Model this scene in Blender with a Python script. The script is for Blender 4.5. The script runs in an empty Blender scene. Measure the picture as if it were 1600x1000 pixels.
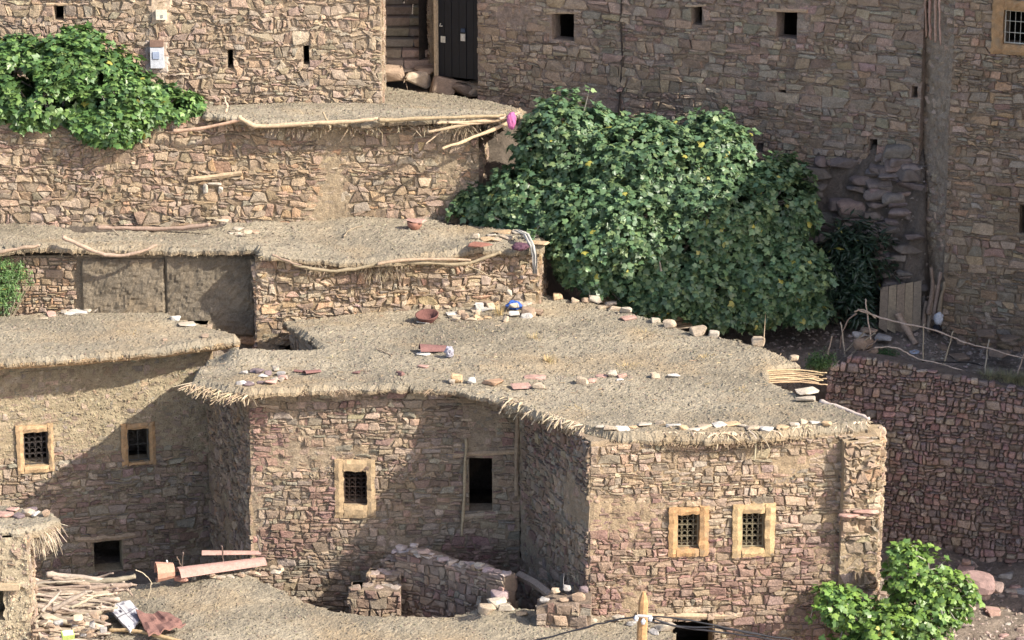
import bpy, bmesh, math, random
import numpy as np
from mathutils import Vector, Matrix
random.seed(7); RNG = np.random.default_rng(7)
S = bpy.context.scene; COL = S.collection
# ------------------------------------------------------------ camera, sky, sun
PITCH = math.radians(16.0); DIST = 60.0; FPX = 4800.0
cp, sp = math.cos(PITCH), math.sin(PITCH)
CAM = np.array([0.0, -DIST*cp, DIST*sp])
cd = bpy.data.cameras.new('camera'); cam = bpy.data.objects.new('camera', cd); COL.objects.link(cam)
cam.location = CAM; cam.rotation_euler = (math.pi/2 - PITCH, 0, 0)
cd.sensor_width = 36; cd.lens = FPX/1600*36; cd.clip_start = 1; cd.clip_end = 2000
S.camera = cam
SUN_AZ = math.radians(30); SUN_EL = math.radians(37)     # azimuth measured from +X towards the viewer (-Y)
sd = Vector((math.cos(SUN_AZ)*math.cos(SUN_EL), -math.sin(SUN_AZ)*math.cos(SUN_EL), math.sin(SUN_EL)))
w = bpy.data.worlds.new('World'); S.world = w; w.use_nodes = True
nt = w.node_tree; sky = nt.nodes.new('ShaderNodeTexSky'); sky.sky_type = 'NISHITA'; sky.sun_disc = False
sky.sun_elevation = SUN_EL; sky.sun_rotation = math.atan2(sd.x, sd.y)
sky.altitude = 1500; sky.air_density = .7; sky.dust_density = 4.0; sky.ozone_density = 0.0
bg = nt.nodes['Background']; bg.inputs[1].default_value = 0.15
tn = nt.nodes.new('ShaderNodeMix'); tn.data_type = 'RGBA'; tn.blend_type = 'MULTIPLY'; tn.inputs[0].default_value = 1; tn.inputs[7].default_value = (1.11, 1.0, .91, 1)   # warm tint on the sky light, warms the shade
nt.links.new(sky.outputs[0], tn.inputs[6]); nt.links.new(tn.outputs[2], bg.inputs[0])
ld = bpy.data.lights.new('sun', 'SUN'); ld.energy = 3.1; ld.angle = math.radians(0.5); ld.color = (1.0, 0.93, 0.81)
lo = bpy.data.objects.new('sun', ld); COL.objects.link(lo); lo.rotation_euler = sd.to_track_quat('Z', 'Y').to_euler(); lo.location = (30, -30, 40)
S.view_settings.view_transform = 'Standard'; S.view_settings.look = 'None'; S.view_settings.exposure = 1.38
S.view_settings.gamma = 1

# ------------------------------------------------------------ helpers
def W(u, v, y=None, z=None):
    r = np.array([(u-800)/FPX, cp + (500-v)/FPX*sp, -sp + (500-v)/FPX*cp])
    t = (y-CAM[1])/r[1] if y is not None else (z-CAM[2])/r[2]
    return CAM + r*t
def onplane(u, v, A, n):
    r = np.array([(u-800)/FPX, cp + (500-v)/FPX*sp, -sp + (500-v)/FPX*cp])
    t = ((A[0]-CAM[0])*n[0] + (A[1]-CAM[1])*n[1])/(r[0]*n[0]+r[1]*n[1])
    return CAM + r*t
def hsh(i, j, k, s):
    n = (i*374761393 + j*668265263 + k*1274126177 + s*974634777) & 0xffffffff
    n = ((n ^ (n >> 13))*1274126177) & 0xffffffff
    n = ((n ^ (n >> 15))*2246822519) & 0xffffffff
    return ((n ^ (n >> 16)) & 0xffffff)/float(0xffffff)
def vn(x, y, z=0.0, s=0):
    x, y, z = np.broadcast_arrays(np.asarray(x, float), np.asarray(y, float), np.asarray(z, float))
    i, j, k = np.floor(x).astype(np.int64), np.floor(y).astype(np.int64), np.floor(z).astype(np.int64)
    a, b, c = x-i, y-j, z-k
    a, b, c = a*a*(3-2*a), b*b*(3-2*b), c*c*(3-2*c)
    r = 0
    for di in (0, 1):
        for dj in (0, 1):
            for dk in (0, 1):
                r = r + hsh(i+di, j+dj, k+dk, s)*(a if di else 1-a)*(b if dj else 1-b)*(c if dk else 1-c)
    return r
def fbm(x, y, z=0.0, s=0, o=3):
    r = 0; a = 1; t = 0
    for q in range(o):
        r = r + a*vn(np.asarray(x)*2**q, np.asarray(y)*2**q, np.asarray(z)*2**q, s+q*17); t += a; a *= .5
    return r/t
ORG = {}; INFO = {}
class MB:
    def __init__(s): s.V = []; s.L = []; s.Z = []; s.C = []; s.n = 0
    def add(s, V, F, col=(.5, .5, .5)):
        V = np.asarray(V, float).reshape(-1, 3)
        col = np.asarray(col, float)
        if col.ndim == 1: col = np.tile(col, (len(V), 1))
        s.V.append(V); s.C.append(col)
        if isinstance(F, np.ndarray):
            s.L.append((F+s.n).ravel()); s.Z.append(np.full(len(F), F.shape[1]))
        else:
            s.L.append(np.array([i for f in F for i in f], int)+s.n); s.Z.append(np.array([len(f) for f in F], int))
        s.n += len(V)
    def build(s, name, mat, parent=None, origin=None, smooth=False):
        V = np.concatenate(s.V); L = np.concatenate(s.L); Z = np.concatenate(s.Z); C = np.concatenate(s.C)
        if parent is not None: o3 = ORG[parent.name]
        elif origin is not None: o3 = np.asarray(origin, float)
        else: o3 = np.array([(V[:, 0].min()+V[:, 0].max())/2, (V[:, 1].min()+V[:, 1].max())/2, V[:, 2].min()])
        me = bpy.data.meshes.new(name); me.vertices.add(len(V)); me.vertices.foreach_set('co', (V-o3).ravel())
        me.loops.add(len(L)); me.loops.foreach_set('vertex_index', L.astype(np.int32))
        me.polygons.add(len(Z)); st = np.concatenate([[0], np.cumsum(Z)[:-1]])
        me.polygons.foreach_set('loop_start', st.astype(np.int32)); me.polygons.foreach_set('loop_total', Z.astype(np.int32))
        me.polygons.foreach_set('use_smooth', np.full(len(Z), smooth))
        me.update(calc_edges=True)
        ca = me.color_attributes.new('Col', 'FLOAT_COLOR', 'POINT')
        ca.data.foreach_set('color', np.concatenate([C, np.ones((len(C), 1))], 1).astype(np.float32).ravel())
        me.materials.append(mat)
        o = bpy.data.objects.new(name, me); COL.objects.link(o)
        if parent is not None: o.parent = parent
        else: o.location = o3
        ORG[o.name] = o3
        return o
def tag(o, label=None, cat=None, group=None, kind=None):
    if label: o['label'] = label
    if cat: o['category'] = cat
    if group: o['group'] = group
    if kind: o['kind'] = kind
    return o
def empty(name, loc, label, cat, group=None):
    o = bpy.data.objects.new(name, None); o.location = loc; o.empty_display_size = .3; COL.objects.link(o)
    ORG[o.name] = np.asarray(loc, float); return tag(o, label, cat, group)
def box(mb, c, sz, col, rot=None):
    V = np.array([[x, y, z] for x in (-.5, .5) for y in (-.5, .5) for z in (-.5, .5)])*np.asarray(sz)
    if rot is not None: V = V @ np.array(rot).T
    mb.add(V+np.asarray(c), [(0, 1, 3, 2), (4, 6, 7, 5), (0, 4, 5, 1), (2, 3, 7, 6), (0, 2, 6, 4), (1, 5, 7, 3)], col)
def rotz(a): return np.array([[math.cos(a), -math.sin(a), 0], [math.sin(a), math.cos(a), 0], [0, 0, 1]])
def tube(mb, P, R, col, k=6, jit=0.0):
    P = np.asarray(P, float); n = len(P)
    if np.isscalar(R): R = [R]*n
    T = np.gradient(P, axis=0); V = []
    up = np.array([0.13, .2, 1.0])
    for i in range(n):
        t = T[i]/(np.linalg.norm(T[i])+1e-9); a = np.cross(t, up)
        if np.linalg.norm(a) < .1: a = np.cross(t, [1, 0, 0])
        a /= np.linalg.norm(a); b = np.cross(t, a)
        for q in range(k):
            th = 2*math.pi*q/k; r = R[i]*(1+jit*(random.random()-.5))
            V.append(P[i]+a*math.cos(th)*r+b*math.sin(th)*r)
    F = [(i*k+q, i*k+(q+1) % k, (i+1)*k+(q+1) % k, (i+1)*k+q) for i in range(n-1) for q in range(k)]
    F += [tuple(range(k))[::-1], tuple((n-1)*k+q for q in range(k))]
    mb.add(V, F, col)
def wob(P0, P1, n, amp, sag=0.0):
    P0, P1 = np.asarray(P0, float), np.asarray(P1, float); ts = np.linspace(0, 1, n)
    P = P0+(P1-P0)*ts[:, None]
    for a in range(3):
        ph, f = random.random()*6.3, random.uniform(.8, 2.2)
        P[:, a] += amp*np.sin(ph+ts*f*6.3)+amp*.4*(RNG.random(n)-.5)
    P[:, 2] -= sag*4*ts*(1-ts)
    return P
def smoothpath(P, n=4):
    P = np.asarray(P, float)
    for _ in range(2):
        Q = [P[0]]
        for a, b in zip(P[:-1], P[1:]): Q += [a*.75+b*.25, a*.25+b*.75]
        Q.append(P[-1]); P = np.array(Q)
    return P

# ------------------------------------------------------------ materials
def mat(name, rough=.9, nscale=9.0, nvar=.35, bscale=40., bstr=.35, bdist=.02, vor=0, vd=.05, fine=45., speck=.18, spec=.25, metal=0., transl=0., tint=None):
    m = bpy.data.materials.new(name); m.use_nodes = True; t = m.node_tree; N = t.nodes; K = t.links
    p = N['Principled BSDF']; p.inputs['Roughness'].default_value = rough; p.inputs['Metallic'].default_value = metal
    p.inputs['Specular IOR Level'].default_value = spec
    at = N.new('ShaderNodeAttribute'); at.attribute_name = 'Col'
    tc = N.new('ShaderNodeTexCoord')
    n1 = N.new('ShaderNodeTexNoise'); n1.inputs['Scale'].default_value = nscale; n1.inputs['Detail'].default_value = 6; n1.inputs['Roughness'].default_value = .7
    mr = N.new('ShaderNodeMapRange'); mr.inputs[1].default_value = .25; mr.inputs[2].default_value = .75
    mr.inputs[3].default_value = 1-nvar; mr.inputs[4].default_value = 1+nvar
    mx = N.new('ShaderNodeMix'); mx.data_type = 'RGBA'; mx.blend_type = 'MULTIPLY'; mx.inputs[0].default_value = 1
    K.new(tc.outputs['Object'], n1.inputs['Vector']); K.new(n1.outputs['Fac'], mr.inputs[0])
    K.new(at.outputs['Color'], mx.inputs[6]); K.new(mr.outputs[0], mx.inputs[7])
    n3 = N.new('ShaderNodeTexNoise'); n3.inputs['Scale'].default_value = fine; n3.inputs['Detail'].default_value = 3; n3.inputs['Roughness'].default_value = .8
    r3 = N.new('ShaderNodeMapRange'); r3.inputs[1].default_value = .3; r3.inputs[2].default_value = .7; r3.inputs[3].default_value = 1-speck; r3.inputs[4].default_value = 1+speck
    m3 = N.new('ShaderNodeMix'); m3.data_type = 'RGBA'; m3.blend_type = 'MULTIPLY'; m3.inputs[0].default_value = 1
    K.new(tc.outputs['Object'], n3.inputs['Vector']); K.new(n3.outputs['Fac'], r3.inputs[0]); K.new(mx.outputs[2], m3.inputs[6]); K.new(r3.outputs[0], m3.inputs[7])
    out = m3.outputs[2]
    if tint:
        n2 = N.new('ShaderNodeTexNoise'); n2.inputs['Scale'].default_value = tint[0]; n2.inputs['Detail'].default_value = 4
        r2 = N.new('ShaderNodeMapRange'); r2.inputs[1].default_value = .5; r2.inputs[2].default_value = .68
        r2.inputs[4].default_value = tint[2]
        m2 = N.new('ShaderNodeMix'); m2.data_type = 'RGBA'; m2.blend_type = 'MIX'; m2.inputs[7].default_value = (*tint[1], 1)
        K.new(tc.outputs['Object'], n2.inputs['Vector']); K.new(n2.outputs['Fac'], r2.inputs[0]); K.new(r2.outputs[0], m2.inputs[0])
        K.new(out, m2.inputs[6]); out = m2.outputs[2]
    K.new(out, p.inputs['Base Color'])
    if bstr > 0:
        b1 = N.new('ShaderNodeTexNoise'); b1.inputs['Scale'].default_value = bscale; b1.inputs['Detail'].default_value = 8; b1.inputs['Roughness'].default_value = .75
        b = N.new('ShaderNodeBump'); b.inputs['Strength'].default_value = bstr; b.inputs['Distance'].default_value = bdist
        K.new(tc.outputs['Object'], b1.inputs['Vector']); K.new(b1.outputs['Fac'], b.inputs['Height']); K.new(b.outputs[0], p.inputs['Normal'])
        for sc_, ds_ in ((vor, vd), (vor*2.6, vd*.4)) if vor else ():
            vo = N.new('ShaderNodeTexVoronoi'); vo.inputs['Scale'].default_value = sc_; b2 = N.new('ShaderNodeBump'); b2.invert = True; b2.inputs['Strength'].default_value = .6; b2.inputs['Distance'].default_value = ds_
            K.new(tc.outputs['Object'], vo.inputs['Vector']); K.new(vo.outputs['Distance'], b2.inputs['Height']); K.new(b.outputs[0], b2.inputs['Normal']); K.new(b2.outputs[0], p.inputs['Normal']); b = b2
    if transl > 0:
        tr = N.new('ShaderNodeBsdfTranslucent'); ms = N.new('ShaderNodeMixShader'); ms.inputs[0].default_value = transl
        K.new(out, tr.inputs[0]); K.new(p.outputs[0], ms.inputs[1]); K.new(tr.outputs[0], ms.inputs[2])
        K.new(ms.outputs[0], N['Material Output'].inputs[0])
    return m
M_STONE = mat('rubble_stone', .9, 9, .32, 22, 1.0, .05, fine=34., speck=.30, tint=(1.5, (.33, .255, .165), .42))
M_EARTH = mat('roof_earth', .97, 5, .20, 30, .7, .03, vor=22., vd=.026, fine=26., speck=.22, tint=(.55, (.33, .25, .155), .6))
M_GROUND = mat('hill_ground', .97, 2.5, .4, 9, 1.0, .18, vor=5.)
M_PLASTER = mat('ochre_plaster', .88, 7, .34, 25, .7, .03, tint=(5, (.30, .23, .15), .7))
M_WOOD = mat('old_wood', .85, 16, .35, 50, .5, .01)
M_STRAW = mat('straw', .9, 20, .3, 60, .2, .01)
M_METAL = mat('painted_metal', .5, 6, .25, 30, .1, .005, spec=.4)
M_CLAY = mat('fired_clay', .85, 12, .3, 40, .4, .01)
M_CLOTH = mat('cloth', .9, 30, .15, 60, .3, .01)
M_LEAF = mat('leaf', .42, 3, .25, 60, .0, .01, spec=.5, transl=.18)
M_GRASS = mat('grass_blade', .7, 4, .25, 60, .0, .01, transl=.2)
M_ROCK = mat('loose_rock', .9, 9, .3, 26, .7, .03)

# palettes (linear reflectance)
TAN = [(.42, .325, .235), (.38, .29, .205), (.355, .28, .21), (.49, .39, .285), (.33, .25, .185), (.44, .34, .26), (.39, .285, .20), (.34, .275, .22), (.47, .35, .235), (.38, .32, .255)]
MAROON = [(.32, .20, .165), (.28, .175, .145), (.36, .24, .20), (.31, .215, .175)]
GREY = [(.30, .265, .21), (.34, .305, .24), (.26, .235, .19), (.31, .27, .205)]
BROWN = [(.30, .22, .155), (.27, .20, .15), (.33, .25, .17), (.24, .175, .13), (.36, .27, .19)]
WARM = [(.46, .29, .17), (.50, .35, .20), (.42, .27, .17)]
MUD = (.34, .27, .19)

# ------------------------------------------------------------ stone cells (power diagram)
def cells(L, z0, z1, hmin, hmax, asp, rng, jz=.13):
    """seeds in courses of varying height, cells by clipping against neighbours"""
    C = []; z = z0
    ax = 1/asp
    while z < z1+hmax:
        h = rng.uniform(hmin*.5, hmin*1.0) if rng.random() < .38 else rng.uniform(hmin*1.1, hmax); s = -rng.random()*.3
        while s < L+.3:
            wd = max(h, .07)*rng.choice([rng.uniform(.7, 1.4), rng.uniform(1.2, 3.6)], p=[.4, .6])*asp/2.0
            if rng.random() < .06: wd *= 1.5
            C.append((s+wd/2+rng.normal()*.01, z+h/2+rng.normal()*max(h, .08)*jz+.04*math.sin(s*1.7+z), wd, h)); s += wd
        z += h
    C = np.array(C); n = len(C)
    X = C[:, 0]*ax; Z = C[:, 1]; R2 = (C[:, 2]*ax*.5)**2*.45+(C[:, 3]*.5)**2*.9*(1+jz*2.5*rng.uniform(-1, 1, n))
    order = np.argsort(Z); out = []
    rad = hmax*2.3; gx = {}
    for i in range(n): gx.setdefault((int(X[i]//rad), int(Z[i]//rad)), []).append(i)
    for i in range(n):
        a, b = int(X[i]//rad), int(Z[i]//rad); nb = [j for da in (-1, 0, 1) for db in (-1, 0, 1) for j in gx.get((a+da, b+db), ()) if j != i]
        nb.sort(key=lambda j: (X[j]-X[i])**2+(Z[j]-Z[i])**2); nb = nb[:18]
        P = [(X[i]-rad, Z[i]-rad), (X[i]+rad, Z[i]-rad), (X[i]+rad, Z[i]+rad), (X[i]-rad, Z[i]+rad)]
        for j in nb:
            nx, nz = X[j]-X[i], Z[j]-Z[i]
            c = (X[j]**2+Z[j]**2-R2[j]-X[i]**2-Z[i]**2+R2[i])/2
            Q = []; m = len(P)
            for q in range(m):
                p, r = P[q], P[(q+1) % m]; dp = nx*p[0]+nz*p[1]-c; dr = nx*r[0]+nz*r[1]-c
                if dp <= 0: Q.append(p)
                if (dp < 0 < dr) or (dr < 0 < dp):
                    t = dp/(dp-dr); Q.append((p[0]+(r[0]-p[0])*t, p[1]+(r[1]-p[1])*t))
            P = Q
            if len(P) < 3: break
        if len(P) < 3: continue
        out.append(np.array([(p[0]*asp, p[1]) for p in P]))
    return out
def coursed(L, z0, z1, hmin, hmax, asp, rng, wild=1.0):
    """roughly coursed rubble: wavy courses cut into slots, slots split into slabs, chinks and full blocks"""
    out = []; z = z0-.05; k = 0; sd_ = int(rng.integers(999)); sg = np.arange(-1, L+2, .05)
    line = lambda k, zz: np.interp(sg, sg, zz+.045*wild*(vn(sg*.9, k*3.7, 0, sd_)-.5)*2+.03*wild*(vn(sg*3.1, k*5.1, 0, sd_+1)-.5)*2)
    lo = line(0, z)
    while z < z1+.05:
        k += 1; h = rng.uniform(hmin*1.15, hmax*1.25); z += h; hi = np.maximum(line(k, z), lo+hmin*.6)
        s = -rng.random()*.4; jl = 0.0
        while s < L+.1:
            w_ = h*rng.choice([rng.uniform(.6, 1.2), rng.uniform(1.1, 2.6)], p=[.4, .6])*asp/1.9; e = s+w_; jr = rng.normal(0, .018*wild)
            b0, b1, t0, t1 = np.interp([s, e], sg, lo).tolist()+np.interp([s, e], sg, hi).tolist()
            r = rng.random(); nsp = 1 if r < .52 else 2 if r < .86 else 3
            cuts = [0]+sorted(rng.uniform(.22, .78, nsp-1))+[1]
            for c0_, c1_ in zip(cuts[:-1], cuts[1:]):
                if c1_-c0_ < .16: continue
                tl, tr = rng.normal(0, .05, 2) if nsp > 1 else (0, 0)
                f = lambda x, c, sl: (x, (b0+(t0-b0)*c)*(1-(x-s)/w_)+(b1+(t1-b1)*c)*((x-s)/w_)+sl)
                xs_ = [s]+([s+w_*rng.uniform(.3, .7)] if nsp > 1 and w_ > .25 and rng.random() < .45 else [])+[e]
                for x0, x1 in zip(xs_[:-1], xs_[1:]):
                    g = rng.normal(0, .010*wild, (6, 2)); xm = (x0+x1)/2+rng.normal(0, .02)
                    a0 = jl if x0 == s else 0; a1 = jr if x1 == e else 0
                    P = np.array([f(x0, c0_, tl*.2 if c0_ > 0 else 0), f(xm, c0_, 0), f(x1, c0_, 0), f(x1, c1_, 0), f(xm, c1_, 0), f(x0, c1_, 0)])+g
                    P[0, 0] -= a0; P[5, 0] += a0; P[2, 0] -= a1; P[3, 0] += a1
                    if rng.random() < .35*wild:          # knock a corner off
                        q_ = int(rng.choice([0, 2, 3, 5])); P[q_] = P[q_]*.72+P.mean(0)*.28
                    out.append(P)
            s = e; jl = jr
        lo = hi
    return out
def rnd_col(pal, rng, v=.16):
    c = np.array(pal[int(rng.integers(len(pal)))]); c = c*.68+np.mean(pal, 0)*.32
    return c*rng.uniform(1-v, 1+v)*(1+rng.normal(0, .03, 3))

def wall(mb, A, B, z0, top, holes=(), thick=.45, hmin=.07, hmax=.14, asp=2.0, palf=None, prot=.045, gap=.010, cover=None,
         mud=MUD, bulge=.05, seed=1, rounded=False, rough=.032, stones=True, room=True, step=.07, batter=0.0, lip=0.0, jz=.16, trim=0.0, style='coursed', wild=1.0):
    rng = np.random.default_rng(seed)
    A = np.asarray(A[:2], float); B = np.asarray(B[:2], float); L = np.linalg.norm(B-A); d = (B-A)/L; A = A+d*trim; L -= trim*1.0; n = np.array([d[1], -d[0]])
    def pix(u, v): P = onplane(u, v, A, n); return float((P[:2]-A) @ d), float(P[2])
    if isinstance(top, tuple): tf = lambda s: top[0]+(top[1]-top[0])*np.asarray(s, float)/L
    elif isinstance(top, (int, float)): tf = lambda s: np.full_like(np.asarray(s, float), top)
    else:
        tp = sorted([pix(*t) for t in top]); ts, tz = [t[0] for t in tp], [t[1] for t in tp]; tf = lambda s: np.interp(s, ts, tz)
    H = []
    for h in holes:
        a = pix(h[0], h[3]); b = pix(h[2], h[1]); H.append((a[0], a[1], b[0], b[1]))
    zt = float(np.max(tf(np.linspace(0, L, 60))))
    def D(s, z):
        return bulge*(fbm(s*.45+seed*3.1, z*.45, 0, seed, 2)-.5)*2+rough*(fbm(s*9, z*9, 0, seed+5, 3)-.5)*2 - batter*(z-z0)
    def Pt(s, z, off):
        s = np.asarray(s, float); z = np.asarray(z, float); o = off+D(s, z)
        return np.stack([A[0]+d[0]*s+n[0]*o, A[1]+d[1]*s+n[1]*o, z], -1)
    def lines(a, b, cuts):
        g = list(np.linspace(a, b, max(2, int((b-a)/step)+1)))
        g = [x for x in g if all(abs(x-c) > step*.4 for c in cuts)]+[c for c in cuts if a < c < b]
        return np.array(sorted(set(g)))
    gs = lines(0, L, [h[0] for h in H]+[h[2] for h in H]); gz = lines(z0, zt, [h[1] for h in H]+[h[3] for h in H])
    SS, ZZ = np.meshgrid(gs, gz, indexing='ij'); T = tf(SS); ZC = np.minimum(ZZ, T)
    ni, nj = SS.shape; idx = np.arange(ni*nj).reshape(ni, nj)
    cs = (gs[:-1]+gs[1:])/2; cz = (gz[:-1]+gz[1:])/2; CS, CZ = np.meshgrid(cs, cz, indexing='ij')
    keep = ZC[:-1, 1:]-ZC[:-1, :-1]+ZC[1:, 1:]-ZC[1:, :-1] > 1e-4
    for h in H: keep &= ~((CS > h[0]) & (CS < h[2]) & (CZ > h[1]) & (CZ < h[3]))
    F = np.stack([idx[:-1, :-1], idx[1:, :-1], idx[1:, 1:], idx[:-1, 1:]], -1)[keep]
    Vf = Pt(SS.ravel(), ZC.ravel(), 0); Vb = Vf-np.array([n[0], n[1], 0])*thick
    E = {}
    for f in F:
        for q in range(4):
            a, b = int(f[q]), int(f[(q+1) % 4])
            if (b, a) in E: del E[(b, a)]
            else: E[(a, b)] = 1
    m = len(Vf); Fb = F[:, ::-1]+m; Fe = np.array([(b, a, a+m, b+m) for a, b in E])
    cm = np.array(mud)*(0.8+.4*fbm(SS.ravel()*2.0, ZC.ravel()*2.0, 0, seed+9, 3))[:, None]
    mb.add(np.concatenate([Vf, Vb]), np.concatenate([F, Fb, Fe]), np.concatenate([cm, cm]))
    if room:
        for h in H:
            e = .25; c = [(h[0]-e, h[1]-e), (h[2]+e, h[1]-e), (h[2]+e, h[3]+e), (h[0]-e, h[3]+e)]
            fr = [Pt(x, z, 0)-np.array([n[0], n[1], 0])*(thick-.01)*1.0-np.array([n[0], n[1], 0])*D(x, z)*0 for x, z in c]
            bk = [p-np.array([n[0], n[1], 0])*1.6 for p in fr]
            mb.add(fr+bk, [(0, 1, 5, 4), (1, 2, 6, 5), (2, 3, 7, 6), (3, 0, 4, 7), (4, 5, 6, 7)], (.07, .055, .045))  # box behind the opening, indoor darkness put into its colour
    if not stones: return dict(A=A, d=d, n=n, pix=pix, Pt=Pt, H=H, L=L)
    if palf is None: palf = lambda s, z: TAN
    aS, aO, aF, aC, cnt = [], [], [], [], 0
    for P in (coursed(L, z0, zt, hmin, hmax, asp, rng, wild) if style == 'coursed' else cells(L, z0, zt, hmin, hmax, asp, rng, jz)):
        c = P.mean(0); t = float(tf(c[0]))
        if c[1] > t+lip or c[0] < -.02 or c[0] > L+.02 or c[1] < z0-.05: continue
        P = P.copy(); P[:, 0] = np.clip(P[:, 0], -.012, L+.012); P[:, 1] = np.clip(P[:, 1], z0-.05, t+.03+lip)
        bad = False
        for h in H:
            if h[0] < c[0] < h[2] and h[1] < c[1] < h[3]: bad = True; break
            ins = (P[:, 0] > h[0]) & (P[:, 0] < h[2]) & (P[:, 1] > h[1]) & (P[:, 1] < h[3])
            if ins.any() or (h[0] < c[0] < h[2] and (P[:, 1].min() < h[3] and P[:, 1].max() > h[1])) or (h[1] < c[1] < h[3] and (P[:, 0].min() < h[2] and P[:, 0].max() > h[0])):
                ov = [h[0]-c[0], c[0]-h[2], h[1]-c[1], c[1]-h[3]]; q = int(np.argmax(ov)); j = rng.uniform(-.012, .015)
                if q == 0: P[:, 0] = np.minimum(P[:, 0], h[0]+j)
                elif q == 1: P[:, 0] = np.maximum(P[:, 0], h[2]-j)
                elif q == 2: P[:, 1] = np.minimum(P[:, 1], h[1]+j)
                else: P[:, 1] = np.maximum(P[:, 1], h[3]-j)
        if bad: continue
        Q = [P[0]]
        for p in P[1:]:
            if np.abs(p-Q[-1]).sum() > .012: Q.append(p)
        P = np.array(Q)
        if len(P) < 3: continue
        wd, ht = np.ptp(P[:, 0]), np.ptp(P[:, 1])
        if wd < .04 or ht < .03 or wd > 1.3: continue
        nn = 2 if rounded else 1
        for _ in range(nn):
            if len(P) > 24: break
            k = .17 if rounded else rng.uniform(.05, .14)
            P = np.concatenate([P*(1-k)+np.roll(P, -1, 0)*k, P*k+np.roll(P, -1, 0)*(1-k)], 1).reshape(-1, 2)
        c = P.mean(0); cv = 1.0 if cover is None else float(cover(c[0], c[1]))+rng.normal(0, .12)
        cv = min(1.1, max(-1, cv)); pr = prot*rng.uniform(.45, 1.35)*(.3+.7*cv)-(1-cv)*.022
        if pr < -.012: continue
        f1 = np.array([max(.5, 1-2*gap/wd), max(.5, 1-2*gap/ht)]); jt = 1+rng.normal(0, .03 if rounded else .055, (len(P), 1))
        P1 = c+(P-c)*f1*jt; in_ = (.70 if rounded else .86)
        tilt = rng.normal(0, .10, 2); m = len(P1)
        P2 = c+(P1-c)*(.93 if rounded else .985); P3 = c+(P1-c)*(in_)
        if not rounded: P3 = c+(P1-c)*np.maximum(.4, 1-np.array([.030/wd, .026/ht]))*(1+rng.normal(0, .03, (m, 1)))
        o2 = pr*(.55 if rounded else .78)+(P2-c) @ tilt*.6; o3 = pr+(P3-c) @ tilt+rng.normal(0, .004, m)
        mb_c = rnd_col(palf(c[0], c[1]), rng, .24)
        k0 = cnt; aS += [P1, P2, P3, c[None]]; aO += [np.full(m, -.04), o2, o3, np.array([pr*1.06+.002])]; cnt += 3*m+1
        aC.append(np.tile(mb_c, (3*m+1, 1)))
        for a in range(m):
            b = (a+1) % m; aF += [(k0+a, k0+b, k0+b+m, k0+a+m), (k0+a+m, k0+b+m, k0+b+2*m, k0+a+2*m), (k0+a+2*m, k0+b+2*m, k0+3*m)]
    if cnt:
        SP = np.concatenate(aS); mb.add(Pt(SP[:, 0], SP[:, 1], np.concatenate(aO)), aF, np.concatenate(aC))
    return dict(A=A, d=d, n=n, pix=pix, Pt=Pt, H=H, L=L)

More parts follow.
